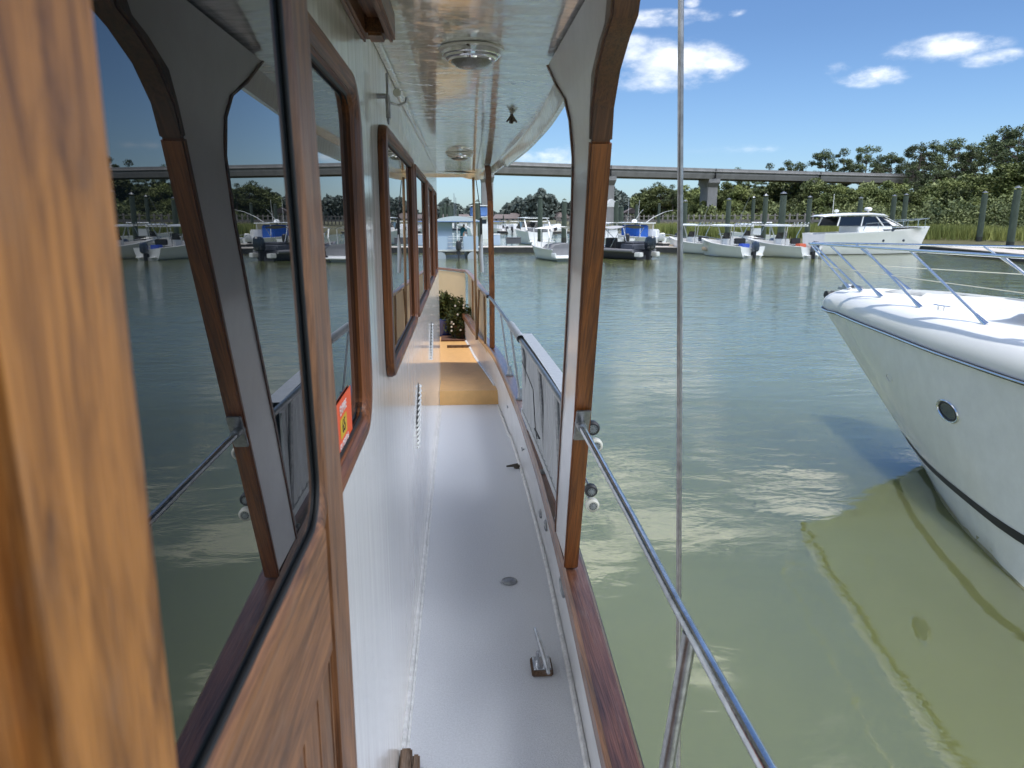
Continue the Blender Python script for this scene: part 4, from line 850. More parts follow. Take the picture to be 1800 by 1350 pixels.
s = MB(); s.lathe([(.05,3.0),(.05,3.2),(.18,3.22),(.18,3.36),(.0001,3.42)], (.3,1.6,0), 14); s.tube([(-.3,1.7,3.05),(-.3,1.7,4.6)], .02, 6); s.build('antenna', WHITED, rf, smooth=True)
for (yy_, zz_, l_, h_) in ((4.9,1.83,1.1,.14),):
    for sx in (-1,1): s = MB(); s.prism([(yy_, zz_+h_*.5), (yy_+l_, zz_+h_*.7), (yy_+l_*.85, zz_-h_*.5), (yy_+l_*.15, zz_-h_*.5)], lambda p, k: (sx*(1.50+.06*k), p[0], p[1])); s.build('hull_window', NAVY, cy)
for y_ in (5.1, 6.9):
    for sx in (-1,1): s = MB(); s.lathe([(.1,0),(.1,.05)], (sx*1.46-(0.025),y_,1.05), 14, 'x'); s.build('porthole', NAVY, cy)
s = MB()
for sx in (-1, 1):
    s.tube([(sx*1.4,3.3,1.8),(sx*1.4,3.5,2.35),(sx*1.35,6.2,2.5),(sx*1.0,8.2,2.62),(sx*.1,10.2,2.75)], .02, 6)
    for y, x, z in ((4.6,1.4,2.42),(6.2,1.35,2.5),(7.4,1.15,2.57),(8.6,.85,2.64),(9.6,.4,2.72)): s.tube([(sx*x*.97,y,1.95),(sx*x,y,z)], .016, 6)
s.build('guard_rail', STEEL, cy, smooth=True)
s = MB(); s.box(-1.35,1.35,-.7,0,.22,.32); s.build('swim_platform', WHITED, cy, bevel=.03)
for y_ in (3.9,): s = MB(); s.tube([(-1.68,y_,1.0),(-1.72,y_,.85),(-1.72,y_,.55),(-1.68,y_,.4)], [.05,.12,.12,.05], 10); s.build('fender', WHITED, cy, smooth=True)
p_ = G(1432, 451); q_ = G(1622, 451); cy.location = (p_.x, p_.y+3.2, 0); cy.rotation_euler = (0, 0, -radians(82)); cy.location = (G(1440,448).x, G(1440,448).y+1.2, 0)

# houseboat / pontoon with arched roof and a person on it
hb = thing('pontoon_boat', 'white and pale blue pontoon boat with an arched roof, stern towards us', 'boat')
s = MB()
for x in (-1.1, 1.1): s.tube([(x,0,.12),(x,5.5,.12),(x,6.6,.3)], [.36,.36,.1], 14)
s.build('pontoon', simple('pontoon_aluminium', (.45,.48,.5), .4, metal=.5), hb, smooth=True)
s = MB(); s.box(-1.5,1.5,0,6.2,.5,.62); s.build('platform', WHITED, hb, bevel=.02)
s = MB(); s.box(-1.5,-.62,.05,.15,.62,1.52); s.box(.45,1.5,.05,.15,.62,1.52); s.box(-1.5,-1.42,.15,6.0,.62,1.5); s.box(1.42,1.5,.15,6.0,.62,1.5); s.build('side_panel', PALEB, hb, bevel=.02)
s = MB(); s.box(-1.45,-.25,.8,4.5,.62,2.45); s.build('cabin_box', PALEB, hb, bevel=.03)
s = MB(); s.grid([[(x, y, 2.55+.32*(1-(x/1.65)**2)) for x in frange(-1.65,1.65,10)] for y in (-.2, 6.2)]); s.grid([[(x, -.2, z) for x in (-1.65,1.65)] for z in (2.47, 2.55)]); s.add([(x, -.2, 2.55+.32*(1-(x/1.65)**2)) for x in frange(-1.65,1.65,10)]+[(1.65,-.2,2.48),(-1.65,-.2,2.48)], [tuple(range(13))]); s.build('arched_roof', simple('roof_vinyl', (.5,.56,.58), .5), hb)
s = MB(); s.tube([(-1.66,-.22,2.5),(1.66,-.22,2.5)], .04, 6); s.build('roof_trim', simple('trim_blue', (.05,.12,.25), .5), hb)
for x, y in ((-1.4,.1),(1.4,.1),(.05,.1),(-1.4,6),(1.4,6)): s = MB(); s.tube([(x,y,.6),(x,y,2.56)], .035, 6); s.build('roof_post', WHITEG, hb, smooth=True)
s = MB()
for z in (.85,1.1,1.35,1.5): s.tube([(-.6,.1,z),(.45,.1,z)], .018, 6)
s.build('stern_rail', WHITEG, hb, smooth=True)
outboard(hb, .12, -.1, .25, .95, MOTG); put(hb, 803, 455, radians(2))
def person(label, loc, rz, lean=.35):
    r_ = thing('person', label, 'person', loc, rz)
    me = bpy.data.meshes.new('body'); 
    J = [((0,0,.95),.15),((0,.05,1.2),.15),((0,.12,1.42),.14),((0,.17,1.52),.06),((0,.22,1.62),.095),((0,.24,1.72),.08),((.19,.11,1.40),.06),((.24,.16,1.13),.045),((.15,.38,1.0),.035),((-.19,.11,1.40),.06),((-.24,.16,1.13),.045),((-.12,.40,1.05),.035),((.10,0,.85),.095),((.11,.03,.48),.07),((.11,-.02,.08),.05),((.11,.13,.03),.04),((-.10,0,.85),.095),((-.11,.03,.48),.07),((-.11,-.02,.08),.05),((-.11,.13,.03),.04)]
    E_ = [(0,1),(1,2),(2,3),(3,4),(4,5),(2,6),(6,7),(7,8),(2,9),(9,10),(10,11),(0,12),(12,13),(13,14),(14,15),(0,16),(16,17),(17,18),(18,19)]
    me.from_pydata([j[0] for j in J], E_, []); o = bpy.data.objects.new('body', me); COL.objects.link(o); o.parent = r_
    sk = o.modifiers.new('skin', 'SKIN'); 
    for i, j in enumerate(J): me.skin_vertices[0].data[i].radius = (j[1], j[1]*.85)
    me.skin_vertices[0].data[0].use_root = True
    o.modifiers.new('sub', 'SUBSURF').levels = 1; o.modifiers['sub'].render_levels = 1
    dg = bpy.context.evaluated_depsgraph_get(); m2 = bpy.data.meshes.new_from_object(o.evaluated_get(dg)); o.modifiers.clear(); o.data = m2
    for q in (SHIRT, SKIN, TROU, HAIR): m2.materials.append(q)
    for p in m2.polygons:
        c = p.center; p.use_smooth = True
        p.material_index = 2 if c.z < .95 else (0 if c.z < 1.5 and not (abs(c.x) > .13 and c.z < 1.2) else (3 if c.z > 1.68 or c.y < .18 and c.z > 1.58 else 1))
    return r_
pp = G(809, 455); person('person in a teal shirt and grey trousers bending forward on the pontoon boat', (pp.x+.15, pp.y+.75, .62), radians(-40))

# bimini boat with grey cover (left of the near post)
bb = thing('bimini_boat', 'white runabout with a white canvas top and dark grey cover, left of the near post', 'boat')
small_hull(bb, 6.6, 2.5, 1.1, .75, WHITEG)
s = MB(); s.grid([[(x, y, z) for x, z in ((-1.2,.78),(-.9,1.05),(0,1.15),(.9,1.05),(1.2,.78))] for y in (.1,1.0,1.8)]); s.add([(-1.2,.1,.78),(-.9,.1,1.05),(0,.1,1.15),(.9,.1,1.05),(1.2,.1,.78)], [(0,1,2,3,4)]); s.grid([[(x, -.02, z) for x in (-1.15, 1.15)] for z in (.38, .84)]); s.build('cockpit_cover', GREYC, bb)
s = MB(); s.grid([[(x, y, 2.05+.16*(1-(x/1.2)**2)-.04*(y-2)**2*.3) for x in frange(-1.2,1.2,8)] for y in frange(.7,3.6,6)]); s.build('canvas_top', simple('white_canvas', (.7,.7,.68), .7), bb, smooth=True)
s = MB()
for sx in (-1,1): s.tube([(sx*1.2,.7,2.05),(sx*1.18,.5,1.5),(sx*1.15,.9,.8)], .05, 8); s.tube([(sx*1.2,3.5,2.0),(sx*1.18,3.2,.85)], .03, 8); s.tube([(sx*1.2,2.0,2.05),(sx*1.18,2.0,.8)], .03, 8)
s.build('top_frame', WHITEG, bb, smooth=True)
s = MB(); s.box(-1.2,1.2,-.75,0,.2,.28); s.box(-1.25,-1.15,-.7,0,.3,.55); s.build('swim_platform', WHITEG, bb, bevel=.03)
put(bb, 1000, 459, radians(14))
# dark inflatable-sided boat with grey bimini
db = thing('dark_tender', 'dark grey tender with a drooping grey bimini and large black outboard', 'boat')
small_hull(db, 6.2, 2.4, .95, .68, simple('tender_grey', (.05,.052,.065), .45), simple('tender_liner', (.06,.06,.07), .6), gun=.3)
s = MB(); s.tube([(-1.2,0,.58),(-1.25,3.5,.62),(-.8,5.3,.85),(0,6.2,1.0),(.8,5.3,.85),(1.25,3.5,.62),(1.2,0,.58)], .12, 12); s.build('inflated_collar', simple('collar_grey', (.16,.16,.17), .5), db, smooth=True)
s = MB(); s.box(-1.0,1.0,.15,1.3,.6,1.05); s.box(-.9,.9,.3,1.1,1.055,1.2); s.build('aft_sunpad', simple('slate_cover', (.06,.065,.085), .6), db, bevel=.1, seg=3)
s = MB(); s.box(-.35,.35,2.6,3.2,.4,1.4); s.box(-.5,.5,1.7,2.1,.4,1.15); s.build('console', BLACK, db, bevel=.05)
s = MB(); s.grid([[(x, y, 2.12+.12*(1-(x/1.25)**2)-.10*abs(sin((y-1)*1.9))) for x in frange(-1.25,1.25,8)] for y in frange(1.0,4.8,12)]); s.build('bimini', simple('bimini_grey', (.30,.30,.31), .8), db, smooth=True)
s = MB()
for sx in (-1,1):
    for y in (1.1,2.9,4.7): s.tube([(sx*1.22,y,2.08),(sx*1.2,2.5+(y-2.9)*.3,.8)], .022, 6)
s.build('bimini_frame', STEEL, db, smooth=True)
outboard(db, 0, -.1, .18, 1.3, simple('dark_cowling', (.015,.02,.03), .25, coat=.5)); s = MB(); s.box(.7,1.1,-.5,0,.2,.5); s.box(-1.1,-.7,-.5,0,.2,.5); s.build('stern_pod', WHITED, db, bevel=.04)
put(db, 1132, 456, radians(38))
# blue covered boat
bl = thing('fishing_boat', 'white fishing boat with a bright blue enclosure and curved white outriggers', 'boat')
small_hull(bl, 7.6, 2.7, 1.35, .95, WHITEG)
s = MB(); s.box(-.9,.9,2.0,4.2,.5,2.15); s.build('blue_enclosure', BLUEC, bl, bevel=.12, seg=3)
s = MB(); s.grid([[(x, y, 2.35+.06*(1-(x/1.2)**2)) for x in frange(-1.2,1.2,6)] for y in (1.4,4.9)]); s.grid([[(x, y, 2.28) for x in (-1.2,1.2)] for y in (1.4,4.9)]); s.grid([[(x, 1.4, z) for x in (-1.2,1.2)] for z in (2.28,2.36)]); s.build('hardtop', WHITEG, bl)
s = MB()
for sx in (-1,1): s.tube([(sx*1.0,2.6,2.3),(sx*1.3,1.8,2.9),(sx*1.9,.9,3.4),(sx*2.4,.2,3.6)], [.035,.03,.02,.012], 6); s.tube([(sx*.8,3.4,2.3),(sx*.85,3.3,4.6)], .014, 5)
s.build('outrigger', WHITEG, bl, smooth=True)
s = MB(); s.lathe([(.25,2.4),(.28,2.5),(.2,2.66),(.0001,2.7)], (0,3.2,0), 14); s.build('radome', WHITEG, bl, smooth=True)
for sx in (-1,1):
    for y in (1.6,4.6): s = MB(); s.tube([(sx*1.0,y,.6),(sx*1.05,y,2.3)], .035, 6); s.build('top_leg', WHITEG, bl, smooth=True)
outboard(bl, 0, 0, .2, 1.1, WHITED); put(bl, 1158, 434, radians(38))
# express cruiser behind the dark pile
ex = thing('arch_cruiser', 'white express cruiser with a hardtop arch, behind a dark pile beyond the dock', 'boat')
small_hull(ex, 8.6, 3.0, 1.9, 1.4, WHITEG, WHITED, floor=.9, gun=.3)
s = MB(); s.box(-1.3,1.3,.4,1.2,1.3,1.75); s.build('aft_seat', GREYC, ex, bevel=.08)
s = MB(); s.grid([[(-1.3,3.2,1.6),(-1.1,5.8,1.75),(0,6.6,1.8),(1.1,5.8,1.75),(1.3,3.2,1.6)],[(-1.15,2.8,2.35),(-.95,4.8,2.4),(0,5.2,2.42),(.95,4.8,2.4),(1.15,2.8,2.35)]]); s.build('windscreen', MATS['cruiser_glass'], ex)
s = MB(); s.grid([[(x, y, 2.85+.1*(1-(x/1.4)**2)) for x in frange(-1.4,1.4,6)] for y in (1.2,3.0,4.6)]); s.grid([[(x, y, 2.78) for x in (-1.4,1.4)] for y in (1.2,4.6)]); s.grid([[(x, 1.2, z) for x in (-1.4,1.4)] for z in (2.78,2.87)]); s.build('hardtop', WHITEG, ex)
s = MB()
for sx in (-1,1): s.tube([(sx*1.4,.5,1.5),(sx*1.38,1.3,2.4),(sx*1.25,1.9,2.85)], .07, 8); s.tube([(sx*1.2,4.6,2.8),(sx*1.2,4.2,2.3)], .05, 8)
s.build('arch', WHITEG, ex, smooth=True)
s = MB(); s.box(-1.4,1.4,-.8,0,.25,.35); s.box(-1.3,1.3,-.02,.02,.5,.56); s.build('swim_platform', WHITED, ex, bevel=.03)
put(ex, 950, 430, radians(12))
# flybridge boat with blue canvas, between the far posts
fb = thing('flybridge_boat', 'white motor boat with a blue canvas flybridge, glimpsed between the far posts', 'boat')
small_hull(fb, 9.5, 3.3, 2.0, 1.5, WHITEG, WHITED, floor=1.1, gun=.3)
s = MB(); s.box(-1.3,1.3,2.0,6.4,1.3,3.0); cb_ = s.build('cabin', WHITEG, fb, bevel=.08)
s = MB(); s.box(-1.31,1.31,2.4,6.0,2.1,2.7); s.box(-1.0,1.0,1.98,6.41,2.1,2.7); s.build('cabin_window', NAVY, cb_)
s = MB(); s.box(-1.5,1.5,.9,6.0,3.005,3.12); s.build('flybridge_deck', WHITEG, fb, bevel=.04)
s = MB(); s.box(-1.15,1.15,2.0,4.4,3.13,4.55); s.build('blue_canvas', simple('faded_blue_canvas', (.08,.17,.38), .7), fb, bevel=.15, seg=3)
s = MB(); s.box(-1.3,1.3,1.8,4.6,4.56,4.7); s.build('canvas_roof', WHITEG, fb, bevel=.05)
put(fb, 846, 420, radians(5))
# far small boats along the distant dock
def far_boat(label, px, py, rz, Ln, top, mat=WHITEG, col=None):
    r_ = thing('small_motorboat', label, 'boat', group='small white boats at the distant dock')
    small_hull(r_, Ln, Ln*.34, 1.3, .9, mat)
    s = MB(); s.box(-Ln*.11, Ln*.11, Ln*.35, Ln*.6, .4, 1.7); s.build('cabin', WHITEG, r_, bevel=.1)
    if top: s = MB(); s.grid([[(x, y, 2.3+.1*(1-x*x)) for x in (-1,-.5,0,.5,1)] for y in (Ln*.2, Ln*.6)]); s.build('canopy', col or WHITED, r_); s = MB(); [s.tube([(sx*.95, y, .8), (sx*.95, y, 2.3)], .04, 5) for sx in (-1, 1) for y in (Ln*.22, Ln*.58)]; s.build('canopy_frame', STEEL, r_, smooth=True)
    outboard(r_, 0, 0, .2, 1.1, MOTG); put(r_, px, py, rz)
FBN = ['leftmost of the far boats, just right of the far post','second far boat from the left with a canopy','third far boat from the left, low and open','far boat left of the first thin pile','far boat between the two thin piles','far boat with canopy between the thin piles','far boat right of the second thin pile','far boat left of the dark pile','far boat just right of the dark pile','rightmost far boat by the near post']
for i, px in enumerate((878, 890, 901, 912, 924, 936, 948, 961, 974, 988)):
    far_boat(FBN[i], px, 409+(i % 3)*.7, radians(RNG.uniform(-60, 60)), 6+RNG.uniform(0, 2), i % 3 == 1 or i % 4 == 0, col=[WHITED, BLUEC, GREYC][i % 3] if i % 2 else None)
for i, (px, py, lb) in enumerate(((800,401,'far white boat behind the pontoon roof, left'),(822,402,'far white boat behind the pontoon roof, right'))): far_boat(lb, px, py, radians(20), 9, True)
far_boat('small open boat on the creek between the T-top boats and the marsh', 1372, 428, radians(70), 5.5, True)
far_boat('white boat behind the tender, hidden under its bimini', 1098, 436, radians(20), 7, True)
far_boat('white open boat right of the blue enclosure near the dock finger', 1186, 433, radians(60), 5, False)
for i, px in enumerate((872, 884, 896, 907, 919, 931, 943, 956, 969, 982)):
    far_boat('tiny white boat in the back row of the distant dock, %s from the left' % ['first','second','third','fourth','fifth','sixth','seventh','eighth','ninth','last'][i], px+2, 405.2+(i % 2)*.5, radians(RNG.uniform(-80, 80)), 6.5, i % 2 == 0)
# boathouse-like lift (white roof on posts) right of the bridge pier
b0 = G(1072, 407); t_ = thing('boat_lift', 'white roofed boat lift standing at the foot of the left bridge pier', 'boat lift', (b0.x, b0.y, 0))
s = MB(); s.box(-1.6,1.6,-2,2,5.6,5.9); s.prism([(-1.6,5.9),(1.6,5.9),(0,7.4)], lambda p, k: (p[0], -2+4*k, p[1])); s.build('roof', WHITED, t_)
for x in (-1.4,1.4):
    for y in (-1.8,1.8): s = MB(); s.tube([(x,y,-1),(x,y,5.6)], .14, 8); s.build('post', WHITED, t_)
b0 = G(1108, 402); t_ = thing('dock_pavilion', 'pale open timber pavilion in front of the far trees right of the pier', 'pavilion', (b0.x, b0.y, .3))
s = MB()
for x in (-2.2,-.7,.7,2.2):
    for y in (-1.5,1.5): s.tube([(x,y,0),(x,y,4.2)], .13, 6)
for z in (1.4,2.8,4.2): s.box(-2.3,2.3,-1.6,-1.45,z,z+.2); s.box(-2.3,2.3,1.45,1.6,z,z+.2); s.box(-2.32,-2.1,-1.7,1.7,z+.02,z+.18); s.box(2.1,2.32,-1.7,1.7,z+.02,z+.18)
s.build('frame', WOODF, t_); s = MB(); s.prism([(-2.8,4.4),(2.8,4.4),(0,6)], lambda p, k: (p[0], -2+4*k, p[1])); s.build('roof', ROOFR, t_)

# ================================================================== BRIDGE
br = thing('highway_bridge', 'long grey concrete highway bridge crossing above the treetops', 'bridge', (0, 200, 0))
def bl_(px): # centreline point under the deck edge for a photo column
    t_ = (px-870)/(1640-870); Y_ = 200+48*t_; x = (ray(px, 387).x/ray(px, 387).y)*Y_; return Vector((x, Y_))
ZT = 17.6; ZB = 14.7
PX = [200, 400, 560, 700, 870, 1000, 1080, 1255, 1430, 1520, 1640, 1760, 2100]
C_ = [bl_(p) for p in PX]
def brz(i): return 0
s = MB()
def brow(off, z): 
    r_ = []
    for i, c in enumerate(C_):
        d = (C_[min(i+1, len(C_)-1)]-C_[max(i-1,0)]).normalized(); n = Vector((-d.y, d.x)); r_.append((c.x+n.x*off, c.y+n.y*off, z))
    return r_
s.grid([brow(1.2, ZB), brow(1.0, ZB+.4), brow(.6, ZB+1.2), brow(.5, ZB+1.9), brow(0, ZB+1.95), brow(0, ZB+2.15), brow(.15, ZB+2.2), brow(.15, ZT), brow(.4, ZT), brow(.4, ZB+2.2), brow(11.6, ZB+2.2), brow(11.6, ZT), brow(12, ZT), brow(12, ZB+1.9), brow(11, ZB+1.9), brow(10.6, ZB), brow(8.6, ZB), brow(8.6, ZB+1.8), brow(3.2, ZB+1.8), brow(3.2, ZB), brow(1.2, ZB)])
s.build('deck', CONC, br, world=True)
for px in (480, 858, 1072, 1254, 1436, 1640):
    c = bl_(px); w_ = 1.5; nm = 'pier'
    s = MB(); s.box(c.x-w_, c.x+w_, c.y+2.2, c.y+9.5, -1, ZB-2.4); s.add([(c.x-w_, c.y+2.2, ZB-2.4), (c.x+w_, c.y+2.2, ZB-2.4), (c.x+w_, c.y+9.5, ZB-2.4), (c.x-w_, c.y+9.5, ZB-2.4), (c.x-w_*1.16, c.y+.8, ZB-1.1), (c.x+w_*1.16, c.y+.8, ZB-1.1), (c.x+w_*1.16, c.y+11, ZB-1.1), (c.x-w_*1.16, c.y+11, ZB-1.1), (c.x-w_*1.16, c.y+.8, ZB-.004), (c.x+w_*1.16, c.y+.8, ZB-.004), (c.x+w_*1.16, c.y+11, ZB-.004), (c.x-w_*1.16, c.y+11, ZB-.004)], [(0,1,5,4),(1,2,6,5),(2,3,7,6),(3,0,4,7),(4,5,9,8),(5,6,10,9),(6,7,11,10),(7,4,8,11)])
    s.build('pier', CONC, br, world=True)

for k, px in enumerate((480, 858, 1072, 1254, 1436, 1640)):
    c = bl_(px); s = MB(); s.box(c.x-.08, c.x+.08, c.y-.04, c.y+1.3, ZB+.1, ZT+.02); s.build('expansion_joint', DARK, br, world=True)
# boardwalk / low trestle with railing posts below the trees
A_ = AtY(1135, 383, 205); B_ = AtY(1452, 381, 150)
bd = thing('boardwalk', 'long low grey boardwalk with a row of railing posts at the foot of the trees', 'boardwalk', (A_.x, A_.y, 0))
s = MB(); d = (Vector((B_.x, B_.y, 0))-Vector((A_.x, A_.y, 0))); n = Vector((-d.y, d.x, 0)).normalized(); za, zb_ = 2.75, 2.85
def bp(t_, off, z): q = Vector((A_.x, A_.y, 0))+d*t_+n*off; return (q.x, q.y, z)
s.grid([[bp(t_, o_, z) for t_ in (-.8, 1.15)] for o_, z in ((0,2.2),(0,2.75),(2.4,2.75),(2.4,2.2),(0,2.2))]); s.build('walkway_deck', WOODF, bd, world=True)
for k in range(58):
    t_ = -.8+1.95*k/57; s = MB(); q = bp(t_, 0, 0); s.box(q[0]-.16, q[0]+.16, q[1]-.12, q[1]+.12, 0, 4.0); s.build('railing_post', WOODF, bd, world=True)
s = MB(); s.tube([bp(-.8,0,3.6), bp(1.15,0,3.6)], .07, 5); s.build('hand_rail', WOODF, bd, world=True)

# ================================================================== VEGETATION
def clump_tree(name, kind, seed):
    "returns (trunk mesh, crown mesh) unit-metre trees about 20 m tall (pine) or 12 m (oak)"
    rng = np.random.default_rng(seed); V = []; F = []; tb = MB()
    def leafball(c, r, n, sz, flat=.6):
        for i in range(n):
            u = rng.normal(size=3); u /= np.linalg.norm(u); p = c+u*np.array([r, r, r*flat])*rng.uniform(.35, 1.05)
            a = rng.normal(size=3); a[2] *= .5; a /= np.linalg.norm(a); b_ = np.cross(a, rng.normal(size=3)); b_ /= np.linalg.norm(b_)+1e-9
            q = sz*rng.uniform(.55, 1.35); o_ = len(V); V.extend([p-a*q*.6-b_*q*.3, p+a*q*.5-b_*q*.45, p+a*q*.8+b_*q*.2, p-a*q*.1+b_*q*.5]); F.append((o_, o_+1, o_+2, o_+3))
    if kind == 'pine':
        H = 20; lean = rng.uniform(-.8, .8, 2)
        tr_ = [(lean[0]*t_**2, lean[1]*t_**2, H*t_*.93) for t_ in (0,.25,.5,.75,1)]; tb.tube(tr_, [.34,.28,.22,.14,.05], 8)
        for i in range(25):
            h = rng.uniform(.50, .98); a = rng.uniform(0, 2*pi); k = math.sqrt(max(0, 1-((h-.72)/.34)**2)); l = k*rng.uniform(1.6, 4.6)
            b0 = np.array([lean[0]*h*h, lean[1]*h*h, H*h*.9]); e = b0+np.array([cos(a)*l, sin(a)*l, rng.uniform(.3, 1.5)]); tb.tube([b0, (b0+e)/2+np.array([0,0,-.1]), e], [.10,.07,.03], 5)
            leafball(e, rng.uniform(.75, 1.4), 230, .22, .66); 
            if l > 3.4: leafball((b0+e)/2+np.array([0,0,.4]), .7, 70, .22, .5)
        leafball(np.array([lean[0], lean[1], H*.95]), 1.5, 300, .24, .8)
    else:
        H = 12; tb.tube([(0,0,0),(.1,0,H*.25),(.3,.1,H*.5),(.2,.3,H*.8)], [.4,.3,.2,.06], 8)
        for i in range(46):
            u = rng.normal(size=3); u[2] = abs(u[2])*1.1-.25; u /= np.linalg.norm(u); e = np.array([0,0,H*.45])+u*np.array([4.6, 4.6, H*.52])*rng.uniform(.55, .98)
            e[2] = max(.8, e[2]); 
            if i < 14: tb.tube([(0,0,H*.25), tuple((e+np.array([0,0,H*.25]))/2), tuple(e)], [.15,.09,.03], 5)
            leafball(e, rng.uniform(.9, 1.7), 230, .25, .75)
    cm = bpy.data.meshes.new('crown'); cm.from_pydata([tuple(v) for v in V], [], F)
    tm = bpy.data.meshes.new('trunk'); tm.from_pydata(tb.v, [], tb.f); tm.materials.append(BARK)
    return tm, cm
TM = {}
for k, (kind, seed) in enumerate((('pine',1),('pine',2),('pine',3),('pine',4),('oak',11),('oak',12),('oak',13),('oak',14))): 
    TM.setdefault(kind, []).append(clump_tree(kind, kind, seed))
for kind, mt in (('pine', PINE), ('oak', OAK)):
    for tm, cm in TM[kind]: cm.materials.append(mt)
def gz(y): return 1.2
def tree(kind, label, px, ptop, Y_, seed, group, wide=1.):
    rng = random.Random(seed); x = ray(px, 387).x/ray(px, 387).y*Y_; top = AtY(px, ptop, Y_).z; z0 = .9
    H = {'pine': 20.6, 'oak': 12.8}[kind]; sc = (top-z0)/H
    r_ = thing('pine_tree' if kind == 'pine' else 'oak_tree', label, 'tree', (x, Y_, z0), rng.uniform(0, 6.28), group)
    tm, cm = TM[kind][seed % 4]; r_.scale = (sc*wide, sc*wide, sc)
    for nm, me in (('trunk', tm), ('crown', cm)):
        o = bpy.data.objects.new(nm, me); COL.objects.link(o); o.parent = r_
ORD = ['first','second','third','fourth','fifth','sixth','seventh','eighth','ninth','tenth','eleventh','twelfth','thirteenth','fourteenth','fifteenth','sixteenth','seventeenth','eighteenth','nineteenth','twentieth','twenty-first','twenty-second','twenty-third','twenty-fourth']
pines = [(1293,291,265),(1350,283,268),(1378,278,262),(1405,282,270),(1446,258,262),(1478,256,258),(1512,251,256),(1535,268,262),(1560,264,250),(1583,258,262),(1603,247,240),(1625,243,250),(1650,240,255),(1672,238,245),(1694,247,236),(1716,232,248),(1742,217,225),(1772,214,215),(1798,232,220),(1830,222,225)]
for i, (px, pt, Y_) in enumerate(pines): tree('pine', 'tall pine on the skyline behind the bridge, %s from the left' % ORD[i], px, pt, Y_, i+3, 'tall pines behind the bridge', 1.0)
front_pines = [(1595,285,196),(1636,292,190)]
for i, (px, pt, Y_) in enumerate(front_pines): tree('pine', ['slender pine whose bare trunk crosses the bridge, left one','slender pine whose bare trunk crosses the bridge, right one'][i], px, pt, Y_, i+1, 'slender pines in front of the bridge', .8)
left = [(1128,330,300),(1145,322,290),(1162,314,280),(1182,322,270),(1206,318,285),(1226,322,262),(1240,316,275),(1282,314,262),(1300,318,255),(1322,312,262),(1345,320,250),(1368,314,258),(1392,318,248),(1416,314,252)]
for i, (px, pt, Y_) in enumerate(left): tree('oak' if i % 3 else 'pine', 'dark leafy tree below the bridge deck, %s from the left' % ORD[i], px, pt, Y_, i+5, 'trees below the bridge deck', 1.15)
front = [(1236,345,228),(1288,348,222),(1330,340,215),(1372,346,205),(1412,330,186),(1440,305,178),(1466,318,170),(1492,326,165),(1516,316,168),(1540,318,160),(1566,312,164),(1592,322,150),(1618,314,152),(1645,306,148),(1668,312,142),(1694,296,138),(1722,288,134),(1752,282,128),(1785,270,124),(1820,262,122),(1760,330,112),(1700,340,118),(1640,345,128),(1580,348,138)]
for i, (px, pt, Y_) in enumerate(front): tree('oak', 'broad leafy tree behind the marsh, %s from the left' % ORD[i] if i < 20 else ['low pale leafy tree at the marsh edge below the two large right piles','low leafy tree at the marsh edge left of the right piles','low leafy tree above the bow of the cruiser yacht','low leafy tree behind the roof of the cruiser yacht'][i-20], px, pt, Y_, i+2, 'broad leafy trees behind the marsh', 1.25)
# understorey that closes the forest wall: one mass
def mass(name, mat, cols, n, sz, label, seed, zr=(0, 1)):
    rng = np.random.default_rng(seed); V = []; F = []
    for i in range(n):
        px = rng.uniform(cols[0], cols[-1][0] if isinstance(cols[-1], tuple) else cols[-1]) if False else rng.uniform(cols[0][0], cols[-1][0])
        Y0 = interp([(c[0], c[2]) for c in cols], px)*rng.uniform(.97, 1.12); tp = interp([(c[0], c[1]) for c in cols], px)+6*math.sin(px*.11)+5*math.sin(px*.043+2)+3*math.sin(px*.31)
        top = 2.6+(387-tp)/1300*Y0+rng.normal()*.5; z = .7+(top-.7)*rng.uniform(0, 1)**.8; x = (px-808)/1300*Y0
        p = np.array([x, Y0, z]); a = rng.normal(size=3); a /= np.linalg.norm(a); b_ = np.cross(a, rng.normal(size=3)); b_ /= np.linalg.norm(b_)+1e-9; q = sz*rng.uniform(.6, 1.5)*Y0/150
        o_ = len(V); V.extend([tuple(v) for v in (p-a*q*.6-b_*q*.3, p+a*q*.5-b_*q*.45, p+a*q*.8+b_*q*.2, p-a*q*.1+b_*q*.5)]); F.append((o_, o_+1, o_+2, o_+3))
    me = bpy.data.meshes.new(name); me.from_pydata(V, [], F); me.materials.append(mat); o = bpy.data.objects.new(name, me); COL.objects.link(o); tag(o, label, 'vegetation', kind='stuff'); return o
mass('understorey', BUSH, [(1105,352,300),(1180,342,282),(1300,332,262),(1400,330,245),(1450,335,215),(1600,338,195),(1700,322,165),(1850,305,150)], 80000, .45, 'dense green undergrowth filling the forest between the trees', 21)
mass('shrub_belt', BUSH, [(1150,375,235),(1300,372,214),(1400,366,180),(1500,360,150),(1600,366,126),(1700,362,112),(1780,350,104),(1860,345,100)], 26000, .34, 'low pale shrubs along the back edge of the marsh', 22)
mass('far_wood', FARL, [(760,366,560),(800,366,560),(850,368,540),(875,367,540),(905,360,520),(922,351,500),(945,345,490),(960,353,500),(985,354,520),(1010,352,500),(1030,350,480),(1060,344,450),(1110,350,380),(1130,346,330)], 42000, .55, 'hazy distant treeline beyond the marina', 23)
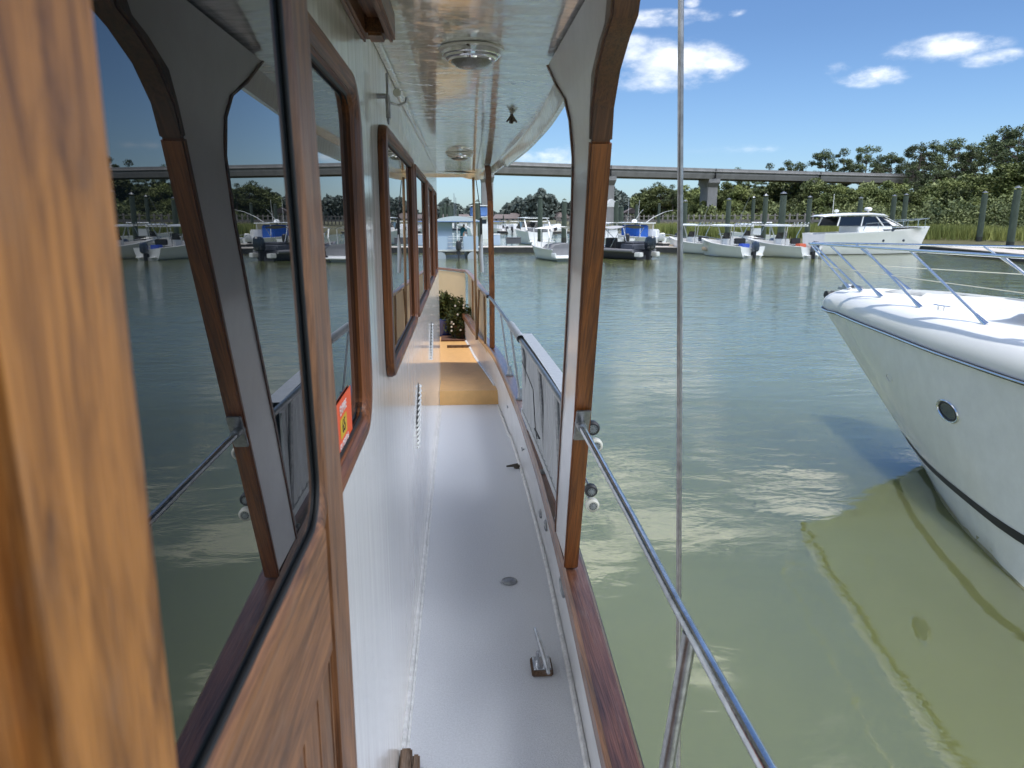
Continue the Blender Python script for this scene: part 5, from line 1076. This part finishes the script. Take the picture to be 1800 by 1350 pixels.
for i, (px, w_, h_, lb) in enumerate(((890,16,7,'far low house with brown roof left of the thin piles'),(925,22,8,'far long house with brown roof among the distant trees'),(958,18,8.5,'far gabled house behind the dark pile'),(1010,16,7.5,'far house beside the near post'),(800,18,7,'far house with pale gable behind the left piles'))):
    Y_ = 500; x = (px-808)/1300*Y_; t_ = thing('far_house', lb, 'house', (x, Y_, .8), radians(10*i-20), group='far houses by the water')
    s = MB(); s.box(-w_/2, w_/2, -5, 5, 0, h_*.4); s.build('wall', HOUSEW, t_); s = MB(); s.prism([(-5.6, h_*.4+.01), (5.6, h_*.4+.01), (0, h_*.8)], lambda p, k: (-w_/2-.6+(w_+1.2)*k, p[0], p[1])); s.build('roof', ROOFR, t_)
    s = MB()
    for k in range(4): s.box(-w_/2+w_*(k+.3)/4.2, -w_/2+w_*(k+.3)/4.2+1.3, -5.05, -5.003, 1.2, 2.6)
    s.build('window', NAVY, t_)
# sailing masts far left
for i, (px, pt, lb) in enumerate(((799,340,'taller bare mast rising above the left piles'),(802,347,'shorter bare mast beside the taller one'))):
    b0 = G(px, 402); s = MB(); s.tube([(0,0,0),(0,0,AtY(px, pt, b0.y).z)], [.16,.08], 6); o = s.build('sailboat_mast', STEELD, smooth=True); o.location = b0; tag(o, lb, 'mast', 'far sailboat masts')
# marsh grass: upright blades
rng = np.random.default_rng(5); V = []; F = []
def inside_land(x, y):
    return y > interp([(a, b_) for a, b_ in shore], x)+1.0
cnt = 0
while cnt < 60000:
    px = rng.uniform(1150, 1900); d0 = rng.uniform(0, 1)**1.8; x0 = None
    Yn = 60+ (190-60)*d0; x = (px-808)/1300*Yn
    if not inside_land(x, Yn): continue
    h = rng.uniform(.9, 1.75)+ .3*math.sin(x*.3)*math.sin(Yn*.2); z0 = .35; wd = rng.uniform(.05, .12)*Yn/80; a = rng.uniform(0, pi); dx, dy_ = cos(a)*wd, sin(a)*wd; lx, ly = rng.normal(0, .22, 2)
    o_ = len(V); V += [(x-dx, Yn-dy_, z0), (x+dx, Yn+dy_, z0), (x+lx, Yn+ly, z0+h)]; F.append((o_, o_+1, o_+2)); cnt += 1
me = bpy.data.meshes.new('marsh_grass'); me.from_pydata(V, [], F); me.materials.append(GRASS); o = bpy.data.objects.new('marsh_grass', me); COL.objects.link(o); tag(o, 'tall green and yellow marsh grass along the creek', 'grass', kind='stuff')
